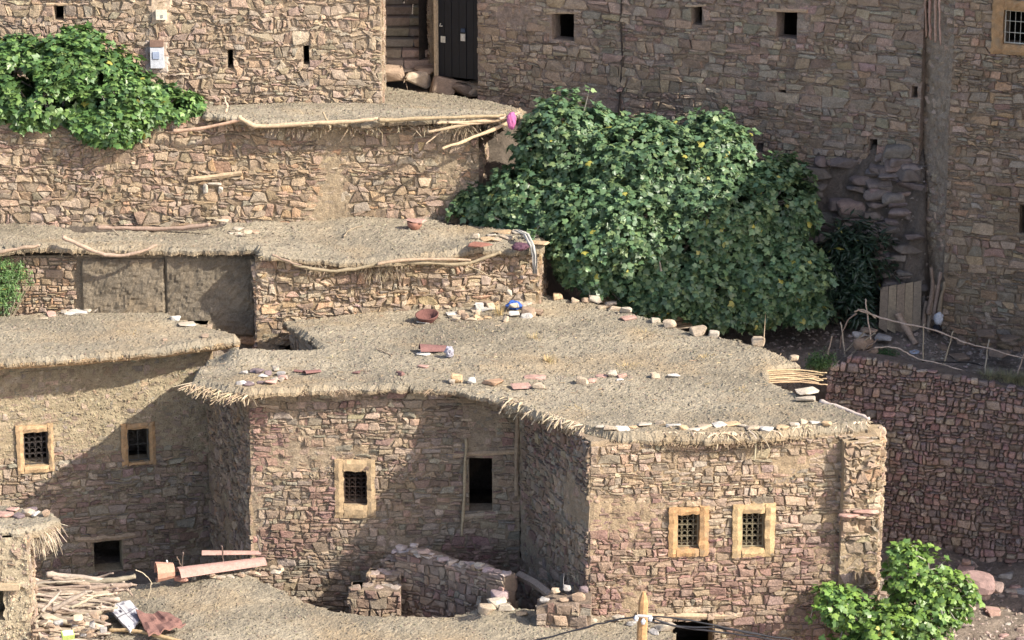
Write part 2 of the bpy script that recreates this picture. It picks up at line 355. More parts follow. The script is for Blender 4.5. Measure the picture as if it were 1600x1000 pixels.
# ------------------------------------------------------------ earth roofs
def inpoly(X, Y, P):
    r = np.zeros(X.shape, bool); n = len(P)
    for i in range(n):
        x1, y1 = P[i][:2]; x2, y2 = P[(i+1) % n][:2]
        c = ((y1 > Y) != (y2 > Y)) & (X < (x2-x1)*(Y-y1)/((y2-y1) if abs(y2-y1) > 1e-9 else 1e-9)+x1); r ^= c
    return r
ROOFS = {}
def roof(name_key, outline, parent, thick=.22, res=.05, amp=.03, seed=3, col=(.262, .228, .17), rim=.05, dome=0.0, edgej=.06, material=None, part='roof'):
    P = np.array(outline); Q = []
    for i in range(len(P)):
        a, b = P[i], P[(i+1) % len(P)]; k = max(1, int(np.linalg.norm(b-a)/.3))
        for t in range(k): Q.append(a+(b-a)*t/k)
    Q = np.array(Q)
    x0, y0 = Q[:, :2].min(0)-.1; x1, y1 = Q[:, :2].max(0)+.1
    xs = np.arange(x0, x1, res); ys = np.arange(y0, y1, res); X, Y = np.meshgrid(xs, ys, indexing='ij')
    ins = inpoly(X, Y, P)
    def zf(X, Y):
        sh = X.shape; X = X.ravel(); Y = Y.ravel(); num = np.zeros(len(X)); den = np.zeros(len(X)); dm = np.full(len(X), 1e9)
        for q in Q:
            d2 = (X-q[0])**2+(Y-q[1])**2; wgt = 1/(d2+.02)**1.5; num += wgt*q[2]; den += wgt; dm = np.minimum(dm, d2)
        dm = np.sqrt(dm)
        z = num/den+dome*(1-np.exp(-dm/1.2))+rim*np.exp(-(dm/.22)**2)-.07*np.exp(-(dm/.07)**2)
        z += amp*(fbm(X*.9, Y*.9, 0, seed, 2)-.5)*4+amp*.9*(fbm(X*6, Y*6, 0, seed+1, 3)-.5)+.030*(fbm(X*19, Y*19, 0, seed+2, 2)-.5)
        return z.reshape(sh)
    Z = zf(X, Y); idx = np.arange(X.size).reshape(X.shape)
    kp = ins[:-1, :-1] & ins[1:, :-1] & ins[1:, 1:] & ins[:-1, 1:]
    F = np.stack([idx[:-1, :-1], idx[1:, :-1], idx[1:, 1:], idx[:-1, 1:]], -1)[kp]
    used = np.unique(F); mp = np.full(X.size, -1); mp[used] = np.arange(len(used)); F = mp[F]
    jit = (hsh(used, used*3, used*7, 5)-.5)*res*.5
    V = np.stack([X.ravel()[used]+jit, Y.ravel()[used]+jit[::-1], Z.ravel()[used]+(hsh(used, used+5, used*2, 8)-.5)*.009], 1); m = len(V)
    E = {}
    e1 = np.concatenate([F[:, [0, 1]], F[:, [1, 2]], F[:, [2, 3]], F[:, [3, 0]]]); key = np.minimum(e1[:, 0], e1[:, 1])*m+np.maximum(e1[:, 0], e1[:, 1])
    u, ix, ct = np.unique(key, return_index=True, return_counts=True); be = e1[ix[ct == 1]]
    bi = np.unique(be); BQ = V[bi]; best = np.full(len(bi), 1e9); NP = BQ[:, :2].copy(); NZ = BQ[:, 2].copy()
    for a, b in zip(P, np.roll(P, -1, 0)):
        ab = (b-a)[:2]; tt = np.clip(((BQ[:, :2]-a[:2]) @ ab)/(ab @ ab+1e-9), 0, 1); c = a[:2]+tt[:, None]*ab; dd = ((c-BQ[:, :2])**2).sum(1); g = dd < best
        best[g] = dd[g]; NP[g] = c[g]; NZ[g] = (a[2]+(b[2]-a[2])*tt)[g]
    wv = np.stack([fbm(NP[:, 0]*5, NP[:, 1]*5, 0, seed, 4)-.5, fbm(NP[:, 0]*5, NP[:, 1]*5, 9, seed, 4)-.5], 1)*edgej*3.0+(hsh(bi, bi, bi, 3)[:, None]-.5)*.03
    V[bi, :2] = NP+wv; V[bi, 2] = NZ-.04+.06*(fbm(NP[:, 0]*9, NP[:, 1]*9, 3, seed, 3)-.5)
    Vb = V.copy(); Vb[:, 2] = (V[:, 2]-thick); Vb[bi, 2] += .05*(fbm(NP[:, 0]*7, NP[:, 1]*7, 8, seed, 3)-.5)
    cv = np.array(col)*(.55+.9*fbm(V[:, 0]*.55, V[:, 1]*.8, 0, seed+20, 5))[:, None]*(.9+.2*hsh(used, used, used, 9))[:, None]
    mb = MB(); mb.add(np.concatenate([V, Vb]), np.concatenate([F, F[:, ::-1]+m, np.stack([be[:, 1], be[:, 0], be[:, 0]+m, be[:, 1]+m], 1)]), np.concatenate([cv, cv*np.array([.9, .8, .7])]))
    # clods and pebbles bedded in the surface
    rng = np.random.default_rng(seed+50); area = len(F)*res*res; k = int(area*150); sel = rng.integers(0, m, k)
    oc = np.array([(1, 0, 0), (0, 1, 0), (-1, 0, 0), (0, -1, 0), (.5, .4, .8), (-.4, .5, .9), (-.5, -.4, .75), (.4, -.5, .85)]); of = np.array([(0, 1, 4), (1, 5, 4), (1, 2, 5), (2, 6, 5), (2, 3, 6), (3, 7, 6), (3, 0, 7), (0, 4, 7), (4, 5, 6), (4, 6, 7)])
    r = .009+.030*rng.random(k)**2.4; an = rng.random(k)*6.28
    VV = oc[None]*r[:, None, None]*rng.uniform(.7, 1.2, (k, 8, 1)); ca, sa = np.cos(an)[:, None], np.sin(an)[:, None]
    VX = VV[..., 0]*ca-VV[..., 1]*sa; VY = VV[..., 0]*sa+VV[..., 1]*ca; VV = np.stack([VX, VY, VV[..., 2]*.8-.004], -1)+V[sel][:, None]
    cc = np.repeat(np.array([rnd_col([col, tuple(np.array(col)*.75), (.33, .29, .22), (.19, .16, .12), (.25, .215, .155)], rng, .15) for _ in range(k)]), 8, 0)
    mb.add(VV.reshape(-1, 3), (of[None]+np.arange(k)[:, None, None]*8).reshape(-1, 3), cc)
    o = mb.build(part, material or M_EARTH, parent)
    ROOFS[name_key] = lambda x, y: float(zf(np.array([x]), np.array([y]))[0])
    return o
def px2roof(lst): return [tuple(W(u, v, z=z)) for u, v, z in lst]
def fringe(path, parent, dens=40, ln=(.12, .35), rad=(.004, .011), drop=.12, droop=.25, col=[(.40, .32, .21), (.33, .26, .17), (.46, .38, .27), (.25, .19, .13)], seed=1, name='brush_fringe', inn=.15, spread=.5, clump=0.0):
    """sticks and straw poking out of the eave along a path of 3-D points, viewer side is outward"""
    rng = np.random.default_rng(seed); mb = MB(); P = np.array(path, float)
    for a, b in zip(P[:-1], P[1:]):
        L = np.linalg.norm(b-a); d = (b-a)/L; out = np.array([d[1], -d[0], 0]); out /= np.linalg.norm(out)+1e-9
        for _ in range(int(L*dens)):
            t = rng.random(); p = a+(b-a)*t-np.array([0, 0, rng.uniform(.02, drop)])-out*inn
            c = 1+clump*(vn(p[0]*3.1, p[1]*3.1, 0, seed)-.5)*2
            if clump and vn(p[0]*2.3, p[1]*2.3, 5, seed+3) < .36 and rng.random() < .85: continue
            l = (rng.uniform(*ln)+inn)*c; dr = out*rng.uniform(.6, 1)+d*rng.normal(0, spread)+np.array([0, 0, -droop*rng.uniform(0, 1.4)])
            dr /= np.linalg.norm(dr); q = p+dr*l*.6; e = q+(dr+np.array([0, 0, -droop*.8])*rng.random())*l*.4; r = rng.uniform(*rad)
            tube(mb, [p, q, e], [r, r*.9, r*.5], rnd_col(col, rng, .2), 4)
    return mb.build(name, M_STRAW, parent)
def poles(parent, lst, name='pole', col=[(.38, .29, .20), (.32, .25, .18), (.42, .33, .23)]):
    out = []
    for pts, r0, r1 in lst:
        P = smoothpath(pts); mb = MB(); n = len(P); tube(mb, P+RNG.normal(0, .006, P.shape), np.linspace(r0, r1, n)*(1+.15*np.sin(np.arange(n)*1.7)), rnd_col(col, RNG), 7, .2)
        out.append(mb.build(name, M_WOOD, parent, smooth=True))
    return out
# ------------------------------------------------------------ loose rocks
def rockmesh(mb, c, w_, h_, d_, col, rng, flat=False, rot=None, rnd=False):
    bm = bmesh.new(); pts = []
    for _ in range(26 if rnd else 15):
        p = rng.normal(0, 1, 3); p /= np.linalg.norm(p); p = np.sign(p)*np.abs(p)**(.85 if rnd else .55)
        pts.append(p*rng.uniform(.85, 1.08))
    P = np.array(pts); P /= np.abs(P).max(0); P *= np.array([w_/2, d_/2, h_/2])
    a = rng.uniform(-.5, .5) if rot is None else rot; P = P @ rotz(a).T
    for p in P: bm.verts.new(p)
    bmesh.ops.convex_hull(bm, input=bm.verts)
    for v_ in [v_ for v_ in bm.verts if not v_.link_faces]: bm.verts.remove(v_)
    bmesh.ops.bevel(bm, geom=list(bm.edges), offset=min(w_, h_, d_)*.07, segments=1, affect='EDGES')
    if rnd: bmesh.ops.smooth_vert(bm, verts=bm.verts, factor=.5, use_axis_x=True, use_axis_y=True, use_axis_z=True)
    bm.verts.ensure_lookup_table(); bm.verts.index_update(); V = np.array([v_.co for v_ in bm.verts])
    V[:, 2] -= V[:, 2].min()+h_*.10
    F = [tuple(v_.index for v_ in f.verts) for f in bm.faces]; bm.free()
    mb.add(V+np.asarray(c), F, np.tile(col, (len(V), 1))*rng.uniform(.92, 1.08, (len(V), 1)))
PALE = (.46, .40, .32); TANR = (.46, .37, .27); PINK = (.44, .28, .23); MAR = (.21, .12, .105); GRY = (.36, .34, .32); BRN = (.34, .25, .18); SAND = (.50, .36, .22); WHT = (.54, .51, .46); PURP = (.20, .155, .16)
def block(mb, c, sz, col, rng, ang=0.0, bev=.018):
    bm = bmesh.new(); bmesh.ops.create_cube(bm, size=1)
    for v_ in bm.verts: v_.co = Vector([v_.co[i]*sz[i]*rng.uniform(.88, 1.06) for i in range(3)])
    bmesh.ops.bevel(bm, geom=list(bm.edges), offset=bev, segments=1, affect='EDGES'); bm.verts.index_update()
    V = np.array([v_.co for v_ in bm.verts]) @ rotz(ang).T+np.asarray(c)+rng.normal(0, .004, (len(bm.verts), 3)); F = [tuple(v_.index for v_ in f.verts) for f in bm.faces]; bm.free(); mb.add(V, F, col)
def stone(u, v, wpx, hpx, col, label, roofkey=None, z=None, y=None, group=None, name='loose_stone', rnd=False, dep=None, lift=0.0, cat='stone'):
    rng = np.random.default_rng(int(u*7+v*13)); q = W(u, v, z=z) if z is not None else W(u, v, y=y)
    if roofkey:
        for _ in range(4):
            zz = ROOFS[roofkey](q[0], q[1]); q = W(u, v, z=zz)
    q = q+np.array([0, 0, lift]); sc = np.linalg.norm(q-CAM)/FPX; mb = MB(); w_ = wpx*sc; h_ = max(.03, (hpx*sc-.27*w_*.7)/.92)
    h_ = max(h_, hpx*sc*.6)
    rockmesh(mb, (0, 0, 0), w_, h_, dep or w_*rng.uniform(.6, .85), np.array(col)*rng.uniform(.9, 1.1), rng, rnd=rnd)
    o = mb.build(name, M_ROCK, origin=(0, 0, 0)); o.location = q; INFO[o.name] = (u, v, tuple(col), wpx, hpx, name.replace('_', ' ')); return tag(o, label, cat, group)

# ------------------------------------------------------------ windows
def framed_window(parent, wl, u0, v0, u1, v1, fr=.17, col=(.55, .36, .19), bars=(5, 8), barcol=(.10, .09, .08), tilt=0.0, label=None, ornate=True, wid=None, seed=1, open_top=False):
    """hole in pixels (already cut in wall wl); ochre plaster surround (window) with iron grille (sub-part)"""
    rng = np.random.default_rng(seed)
    a = wl['pix'](u0, v1); b = wl['pix'](u1, v0); s0, z0, s1, z1 = a[0], a[1], b[0], b[1]
    d3 = np.array([wl['d'][0], wl['d'][1], 0]); n3 = np.array([wl['n'][0], wl['n'][1], 0]); A = np.array([wl['A'][0], wl['A'][1], 0])
    f = fr if isinstance(fr, (tuple, list)) else (fr, fr, fr, fr)   # left, right, top, bottom
    mb = MB(); up = np.array([0, 0, 1.]); pr = .085
    def slab(sa, za, sb, zb, t, c, ret=.12):
        k = 6; V = []; nS = max(2, int(abs(sb-sa)/.07)); nZ = max(2, int(abs(zb-za)/.07))
        for i in range(nS+1):
            for j in range(nZ+1):
                s = sa+(sb-sa)*i/nS; z = za+(zb-za)*j/nZ; e = (i in (0, nS)) or (j in (0, nZ))
                V.append(A+d3*(s+rng.normal(0, .007))+up*(z+rng.normal(0, .007))+n3*(t-(.022 if e else 0)+rng.normal(0, .006)))
        F = [(i*(nZ+1)+j, (i+1)*(nZ+1)+j, (i+1)*(nZ+1)+j+1, i*(nZ+1)+j+1) for i in range(nS) for j in range(nZ)]
        m = len(V); V2 = [p-n3*(t+ret) for p in V]
        ring = [i*(nZ+1) for i in range(nS+1)]+[nS*(nZ+1)+j for j in range(1, nZ+1)]+[i*(nZ+1)+nZ for i in range(nS-1, -1, -1)]+[j for j in range(nZ-1, 0, -1)]
        for q in range(len(ring)): x, y_ = ring[q], ring[(q+1) % len(ring)]; F.append((y_, x, x+m, y_+m))
        mb.add(V+V2, F, c)
    c = np.array(col)
    slab(s0-f[0], z0-f[3], s0, z1+f[2], pr, c*rng.uniform(.95, 1.05)); slab(s1, z0-f[3], s1+f[1], z1+f[2], pr+.003, c*rng.uniform(.95, 1.05))
    if f[2] > .02: slab(s0+.002, z1, s1-.002, z1+f[2]-.004, pr-.004, c*rng.uniform(1, 1.1))
    if f[3] > .02: slab(s0+.002, z0-f[3]+.004, s1-.002, z0, pr+.006, c*rng.uniform(1, 1.12))
    wn = mb.build('window', M_PLASTER, parent)
    if label: wn['label'] = label
    g = MB(); off = -.06; Wd, Ht = s1-s0, z1-z0
    def pt(s, z, o=0): return A+d3*s+up*z+n3*(off+o)
    e = .02
    tube(g, [pt(s0, z0+e), pt(s1, z0+e)], .014, barcol, 4); tube(g, [pt(s0, z1-e), pt(s1, z1-e)], .014, barcol, 4)
    tube(g, [pt(s0+e, z0), pt(s0+e, z1)], .014, barcol, 4); tube(g, [pt(s1-e, z0), pt(s1-e, z1)], .014, barcol, 4)
    nb, nh = bars
    for i in range(1, nb): s = s0+Wd*i/nb; tube(g, [pt(s, z0), pt(s, z1)], .006, barcol, 4)
    for j in range(1, nh):
        z = z0+Ht*j/nh
        if not ornate or j % 2 == 0: tube(g, [pt(s0, z, .01), pt(s1, z, .01)], .007, barcol, 4)
    if ornate:
        for j in range(nh):
            for i in range(nb):
                cx, cz, r = s0+Wd*(i+.5)/nb, z0+Ht*(j+.5)/nh, min(Wd/nb, Ht/nh)*.42
                tube(g, [pt(cx+r*math.cos(t), cz+r*math.sin(t), -.004) for t in np.linspace(0, 6.28, 9)], .0045, barcol, 3)
    gr = g.build('grille', M_METAL, wn); ORG[gr.name] = ORG[parent.name]
    return wn
def fix_sub(o, parent_part):   # sub-part sits in its part's frame, which shares the thing's origin
    o.parent = parent_part; return o
def beam(parent, wl, u0, v0, u1, v1, th=.10, out=.06, name='lintel', col=(.40, .30, .20), seed=0):
    """timber laid across a wall, pixel end points"""
    a = wl['pix'](u0, v0); b = wl['pix'](u1, v1); mb = MB()
    P = [wl['Pt'](a[0]+(b[0]-a[0])*t, a[1]+(b[1]-a[1])*t, out-th*.35) for t in np.linspace(0, 1, 7)]
    P = np.array(P)+RNG.normal(0, .006, (7, 3)); tube(mb, P, [th*.5*(1+.12*math.sin(q*2.1+seed)) for q in range(7)], col, 6, .25)
    return mb.build(name, M_WOOD, parent)

# ------------------------------------------------------------ foliage
def leaf_template(kind):
    if kind == 'fig':   # palmate, five lobes
        ang = np.radians([-160, -105, -62, -38, 0, 38, 62, 105, 160]); r = np.array([.25, .55, .82, .60, 1.05, .60, .82, .55, .25])
        V = [(0.0, 0, 0)]+[(math.cos(a)*q+.15, math.sin(a)*q*.9, -.16*q*abs(math.sin(a))-.18*q*q*max(0, math.cos(a))) for a, q in zip(ang, r)]
        F = [(0, i, i+1) for i in range(1, 9)]
    else:               # narrow
        V = [(0, 0, 0), (.4, .13, -.03), (.4, -.13, -.03), (1, 0, -.16), (.4, 0, .02)]; F = [(0, 2, 4), (2, 3, 4), (3, 1, 4), (1, 0, 4)]
    return np.array(V), np.array(F)
def foliage(mb, pos, out, size, kind, cols, rng, per=(5, 9), upw=.55, spread=.10):
    V, F = leaf_template(kind); n = len(pos); T = []; 
    ks = rng.integers(per[0], per[1], n); rep = np.repeat(np.arange(n), ks); N = len(rep)
    ax = out[rep]*(1-upw)+np.array([0, 0, upw]); ax += rng.normal(0, .15, (N, 3)); ax /= np.linalg.norm(ax, axis=1)[:, None]
    tmp = rng.normal(0, 1, (N, 3)); side = np.cross(ax, tmp); side /= np.linalg.norm(side, axis=1)[:, None]
    lift = rng.uniform(-.5, .75, (N, 1)); x = side+ax*lift+np.array([0, 0, -.15]); x /= np.linalg.norm(x, axis=1)[:, None]
    nrm = ax-(ax*x).sum(1)[:, None]*x; nrm += rng.normal(0, .22, (N, 3)); nrm -= (nrm*x).sum(1)[:, None]*x; nrm /= np.linalg.norm(nrm, axis=1)[:, None]
    y = np.cross(nrm, x); sz = size*rng.uniform(.55, 1.15, N)
    base = pos[rep]+x*(sz*.25)[:, None]+rng.normal(0, spread*size*3, (N, 3))*.5
    VV = base[:, None]+(V[None, :, 0:1]*x[:, None]+V[None, :, 1:2]*y[:, None]+V[None, :, 2:3]*nrm[:, None])*sz[:, None, None]
    FF = F[None]+(np.arange(N)*len(V))[:, None, None]
    ca = np.array(cols); cc = ca[rng.integers(0, len(ca), N)]*rng.uniform(.65, 1.3, (N, 1)); yl = rng.random(N) < .006; cc[yl] = (.34, .32, .07); cc *= (.8+.4*np.array([vn(*(q*1.3), 77) for q in pos]))[rep][:, None]
    mb.add(VV.reshape(-1, 3), FF.reshape(-1, 3), np.repeat(cc, len(V), 0))
def blob_points(blobs, n, rng, rmin=.72, cut=.72):
    B = np.array([[*b[0], *b[1]] for b in blobs], float); ar = (B[:, 3]*B[:, 4]*B[:, 5])**(2/3); P = []; O = []
    while len(P) < n:
        i = rng.choice(len(B), p=ar/ar.sum()); d = rng.normal(0, 1, 3); d /= np.linalg.norm(d); r = rng.uniform(rmin, 1)+.16*(vn(d[0]*2.5+i, d[1]*2.5, d[2]*2.5, 5)-.5)*2
        if rng.random() < .16: r += rng.uniform(0, .22)
        p = B[i, :3]+B[i, 3:]*d*r
        q = (((p-B[:, :3])/B[:, 3:])**2).sum(1); q[i] = 9
        if (q < cut**2).any(): continue
        if vn(p[0]*1.9, p[1]*1.9, p[2]*1.9, 31) < .25: continue      # gaps
        o = d/B[i, 3:]; o /= np.linalg.norm(o); P.append(p); O.append(o)
    return np.array(P), np.array(O)
FIGC = [(.095, .165, .075), (.075, .14, .065), (.12, .195, .085), (.09, .16, .085), (.17, .235, .10), (.13, .20, .10)]
def fig(label, base, blobs, n, size, cols, seed, cat='fig tree', name='fig_tree', group=None, rmin=.7, trunk_r=.12):
    rng = np.random.default_rng(seed); t = empty(name, base, label, cat, group)
    P, O = blob_points(blobs, n, rng, rmin); mb = MB(); foliage(mb, P, O, size, 'fig', cols, rng); mb.build('crown', M_LEAF, t)
    b = MB(); base = np.array(base, float); fork = base+np.array([0, 0, .3])
    tube(b, [base-np.array([0, 0, .3]), base+np.array([.02, .02, .1]), fork], [trunk_r*1.3, trunk_r*1.1, trunk_r], (.30, .27, .23), 8, .2)
    for bl in blobs:
        c = np.array(bl[0]); 
        for k in range(3):
            e = c+np.array(bl[1])*rng.normal(0, .35, 3); Pp = wob(fork, e, 8, .05); Pp[0] = fork
            tube(b, Pp, np.linspace(trunk_r*.6, .015, 8), (.32, .29, .25), 6)
    sel = rng.integers(0, len(P), min(260, n//4))
    for i in sel:
        j = np.argmin([np.linalg.norm(P[i]-np.array(bl[0])) for bl in blobs]); c = np.array(blobs[j][0])
        tube(b, [c+(P[i]-c)*.25, c+(P[i]-c)*.6+rng.normal(0, .05, 3), P[i]], [.02, .012, .007], (.32, .30, .25), 4)
    b.build('trunk', M_WOOD, t)
    return t
def tuft(label, p, h, r, n, col, seed, name='grass_tuft', cat='grass tuft', lean=.5, group=None, wd=.010):
    rng = np.random.default_rng(seed); mb = MB()
    for _ in range(n):
        a = rng.random()*6.28; rr = r*rng.random()*.5; b = np.array([math.cos(a)*rr, math.sin(a)*rr, -.02]); l = h*rng.uniform(.5, 1.1)
        d = np.array([math.cos(a), math.sin(a), 0])*lean*rng.uniform(.2, 1.2)*r/max(h, .1)+rng.normal(0, .1, 3)*[1, 1, 0]; s = np.array([-math.sin(a), math.cos(a), 0])*wd
        m1 = b+d*l*.4+np.array([0, 0, l*.6]); e = b+d*l+np.array([0, 0, l*.9]); V = [b-s*.5, b+s*.5, m1-s*.4, m1+s*.4, e]
        mb.add(V, [(0, 1, 3, 2), (2, 3, 4)], rnd_col(col, rng, .2))
    o = mb.build(name, M_GRASS, origin=(0, 0, 0)); o.location = p; return tag(o, label, cat, group)
# ============================================================ GROUND
def X(u, y, z=-3.0): return (u-800)*(DIST+y*cp-z*sp)/FPX
def pt(u, y, z=-3.0): return np.array([X(u, y, z), y])
_a, _b = pt(1292, 4.8, -4), pt(1780, 2.4, -4)
def yw(x): return _a[1]+(x-_a[0])*(_b[1]-_a[1])/(_b[0]-_a[0])+.10
def G(x, y):
    x = np.asarray(x, float); y = np.asarray(y, float)
    Lp = np.interp(y, [-300, -60, -12, -6, 4.72, 4.86, 5.5, 7.2, 8.4, 9.6, 12, 17, 40, 200], [-70, -22, -7.3, -6.6, -6.45, -2.3, -2.05, -1.2, .6, 1.2, 1.35, 1.5, 15, 90])
    k = yw(x)
    yb = np.where(x < 9.0, 7.95+(9.1-x)*.55, 8.0+(x-9.0)*3); dist = yb-y+.5*(fbm(x*2.2, y*6, 0, 91, 4)-.5)
    back = np.interp(-dist, [-4, -1.6, -1.2, -.95, -.65, -.25, 0, 3, 6, 40, 190], [-2.5, -2.25, -2.0, -1.3, -.05, 1.2, 1.6, 1.9, 2.4, 15, 90])
    back = back+.3*(fbm(x*1.6, y*1.6, 0, 71, 4)-.5)*(dist < 2)
    fr = np.interp(y, [-300, -60, -12, -4, 1, 5], [-70, -22, -8, -6.6, -6.35, -6.15])+.22*(fbm(x*1.1, y*1.1, 0, 55, 4)-.5)*2
    t = np.clip((y-k-.15)/.22, 0, 1); Rp = fr*(1-t)+back*t
    b = np.clip((x+.2)/1.5, 0, 1); z = Lp*(1-b)+Rp*b
    bank = (y > 5.8)*(y < 10)*(x > 3)*(z > -2.0); z = z+bank*(.10*np.sin(z*19+x*1.3+2*fbm(x*2, y*2, 0, 3, 2))+.35*(fbm(x*1.5, z*6, 0, 77, 4)-.5))
    return z+.10*(fbm(x*1.2, y*1.2, 0, 40, 4)-.5)+.05*(fbm(x*7, y*7, 0, 41, 2)-.5)
def seq(*a):
    r = []
    for lo, hi, st in a: r += list(np.arange(lo, hi, st))
    return np.array(r)
xs = seq((-300, -40, 20), (-40, -14, 2), (-14, 16, .13), (16, 40, 2), (40, 301, 20)); ys = seq((-290, -60, 15), (-60, -15, 3), (-15, 13, .13), (13, 40, 2), (40, 200, 10))
XX, YY = np.meshgrid(xs, ys, indexing='ij'); ZZ = G(XX, YY); idx = np.arange(XX.size).reshape(XX.shape)
mb = MB(); cg = np.array((.31, .255, .205))*((.75+.5*fbm(XX.ravel()*1.1, YY.ravel()*1.1, 0, 44, 4))*np.interp(YY.ravel(), [6.3, 7.2], [1, .6]))[:, None]  # shade of the rear bank put into the ground colour
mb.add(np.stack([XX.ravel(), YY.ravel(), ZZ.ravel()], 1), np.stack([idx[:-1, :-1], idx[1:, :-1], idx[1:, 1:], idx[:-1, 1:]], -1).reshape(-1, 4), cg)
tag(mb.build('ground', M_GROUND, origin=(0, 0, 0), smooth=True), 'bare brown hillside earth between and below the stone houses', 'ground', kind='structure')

# ============================================================ MAIN HOUSE (centre + right block, one roof)
MH = empty('stone_house', (X(700, 1), 1.0, -5.8), 'large flat roofed stone house in the middle, its right block pushed forward', 'house')
zr = -1.2
c0, c1, c2, c3, c4 = pt(325, 3.65), pt(392, -.3), pt(812, -.3), pt(922, -3.8), pt(1366, -3.2)
c5, c6, c7, c8 = pt(865, 5.4), pt(458, 4.25), pt(520, 1.95), pt(385, 2.2)
def pal_main(s, z):
    k = vn(s*.7, z*1.1, 0, 3)
    if k > .60: return MAROON+BROWN[:1]
    return TAN[:8]+BROWN+GREY+MAROON[:1]
def pal_right(s, z):
    k = vn(s*.55, z*.8, 4, 8)
    if (s < 1.3 and z < -2.3) or k > .66: return MAROON+BROWN[:2]+TAN[:1]
    return TAN+TAN+GREY[:2]+BROWN[:2]+MAROON[:1]
def cov(sd, lo=.30, hi=.5, sc=1.1):
    return lambda s, z: float(np.clip((vn(s*sc, z*sc, 0, sd)-lo)/(hi-lo), .0, 1))
mb = MB(); wc = wall(mb, c1, c2, -6.9, -1.25, holes=[(537, 735, 573, 788), (733, 716, 769, 798)], palf=pal_main, cover=cov(5, .08, .38), seed=11, hmin=.06, hmax=.135); mb.build('wall', M_STONE, MH)
mb = MB(); wl_ = wall(mb, c0, c1, -6.9, (-1.95, -1.30), palf=lambda s, z: BROWN+TAN[:4]+WARM[:1], cover=cov(6, .1, .5), seed=12, hmin=.06, hmax=.14, wild=2, rough=.06, mud=(.31, .235, .155)); mb.build('wall', M_STONE, MH)
mb = MB(); wrl = wall(mb, c2, c3, -6.9, -1.25, palf=lambda s, z: (MAROON+BROWN+GREY if vn(s, z, 0, 2) > .4 else TAN+GREY), cover=cov(7, .2, .4), seed=13, hmin=.07, hmax=.16, asp=1.6, wild=1.6); mb.build('wall', M_STONE, MH)
def cov_r(s, z):
    b = cov(8, .1, .4)(s, z)
    return b*.8 if z > -2.0 and s < 3.4 else b
mb = MB(); wr = wall(mb, c3, c4, -6.3, -1.3, holes=[(1057, 802, 1093, 857), (1158, 800, 1195, 857), (1050, 968, 1114, 1040)], palf=pal_right, cover=cov_r, seed=14, hmin=.06, hmax=.135, mud=(.36, .275, .18)); mb.build('wall', M_STONE, MH)
for a, b, sdd in ((c4, c5, 15), (c5, c6, 16), (c6, c7, 17), (c7, c8, 118)):
    mb = MB(); wall(mb, a, b, -6.9, -1.42 if sdd < 119 else (-1.42, -1.95), seed=sdd, trim=.55 if sdd == 15 else 0, hmin=.16, hmax=.3, step=.2, room=False); mb.build('wall', M_STONE, MH)
framed_window(MH, wc, 537, 735, 573, 788, fr=(.17, .17, .24, .27), seed=3, bars=(4, 8), barcol=(.045, .03, .025), col=(0.44, 0.32, 0.19))
framed_window(MH, wr, 1057, 802, 1093, 857, fr=(.16, .17, .14, .15), seed=4, bars=(4, 6), barcol=(.24, .21, .14), col=(0.42, 0.26, 0.13))
framed_window(MH, wr, 1158, 800, 1195, 857, fr=(.18, .19, .18, .16), seed=5, bars=(4, 6), barcol=(.24, .21, .14), col=(0.46, 0.33, 0.18))
beam(MH, wc, 700, 712, 812, 705, .10, .05, seed=1); beam(MH, wc, 722, 807, 778, 802, .12, .05, name='sill', col=(.36, .29, .21))
beam(MH, wr, 995, 962, 1150, 962, .13, .05, seed=2)
# vertical timber in the inner corner
mb = MB(); p = wc['Pt'](wc['L']-.06, -1.4, .06); q = wc['Pt'](wc['L']-.05, -3.5, .05); tube(mb, wob(p, q, 12, .02), .045, (.30, .23, .16), 7, .3); mb.build('corner_post', M_WOOD, MH)
# projecting quoin pier at the right corner
E0 = [(297, 599, zr-.03), (340, 606, zr-.02), (385, 613, zr), (470, 609, zr), (560, 607, zr), (640, 605, zr), (715, 609, zr), (785, 627, zr), (830, 646, zr), (890, 667, zr), (955, 684, zr), (1030, 685, zr), (1110, 686, zr), (1200, 682, zr), (1290, 672, zr), (1358, 668, zr)]
E1 = [(1352, 655, zr), (1262, 620, zr), (1198, 594, zr), (1204, 578, zr), (1252, 570, zr-.02), (1190, 546, zr), (1120, 527, zr), (1048, 508, zr), (985, 491, zr), (930, 473, zr), (860, 462, zr), (700, 476, zr), (520, 492, zr-.02), (440, 500, zr-.05), (505, 545, zr), (378, 549, zr), (368, 551, -1.58), (334, 557, -1.78), (306, 583, -1.36)]
out = px2roof(E0+E1)
roof('main', out, MH, res=.045, amp=.045, seed=31, thick=.075)
fp = px2roof(E0[:8]); fringe(fp, MH, dens=190, ln=(.0, .07), rad=(.005, .011), drop=.10, droop=.4, seed=1, inn=.04, spread=1.5, clump=.9, col=[(.27, .205, .14), (.36, .28, .19), (.20, .15, .105)])
fringe([a+np.array([0, .10, .10]) for a in map(np.array, px2roof(E0[7:]))], MH, dens=105, ln=(.05, .22), rad=(.008, .022), drop=.06, droop=.9, seed=2, inn=.05, spread=.9, clump=.9, col=[(.46, .38, .27), (.40, .32, .22), (.52, .44, .33), (.33, .26, .18)])
fringe(px2roof(E0[7:]), MH, dens=130, ln=(.0, .08), rad=(.006, .014), drop=.15, droop=.4, seed=22, inn=.08, spread=1.4, col=[(.30, .23, .15), (.24, .18, .12)])
fringe(px2roof([(1358, 668, zr-.05), (1375, 680, zr-.2)]), MH, dens=40, ln=(.1, .25), seed=3)
fringe(px2roof([(290, 598, zr), (385, 618, zr-.04)]), MH, dens=90, ln=(.1, .3), rad=(.008, .02), drop=.1, seed=4)
sh = [W(1200+k*6, 572+k*1.5, z=zr-.03) for k in range(5)]
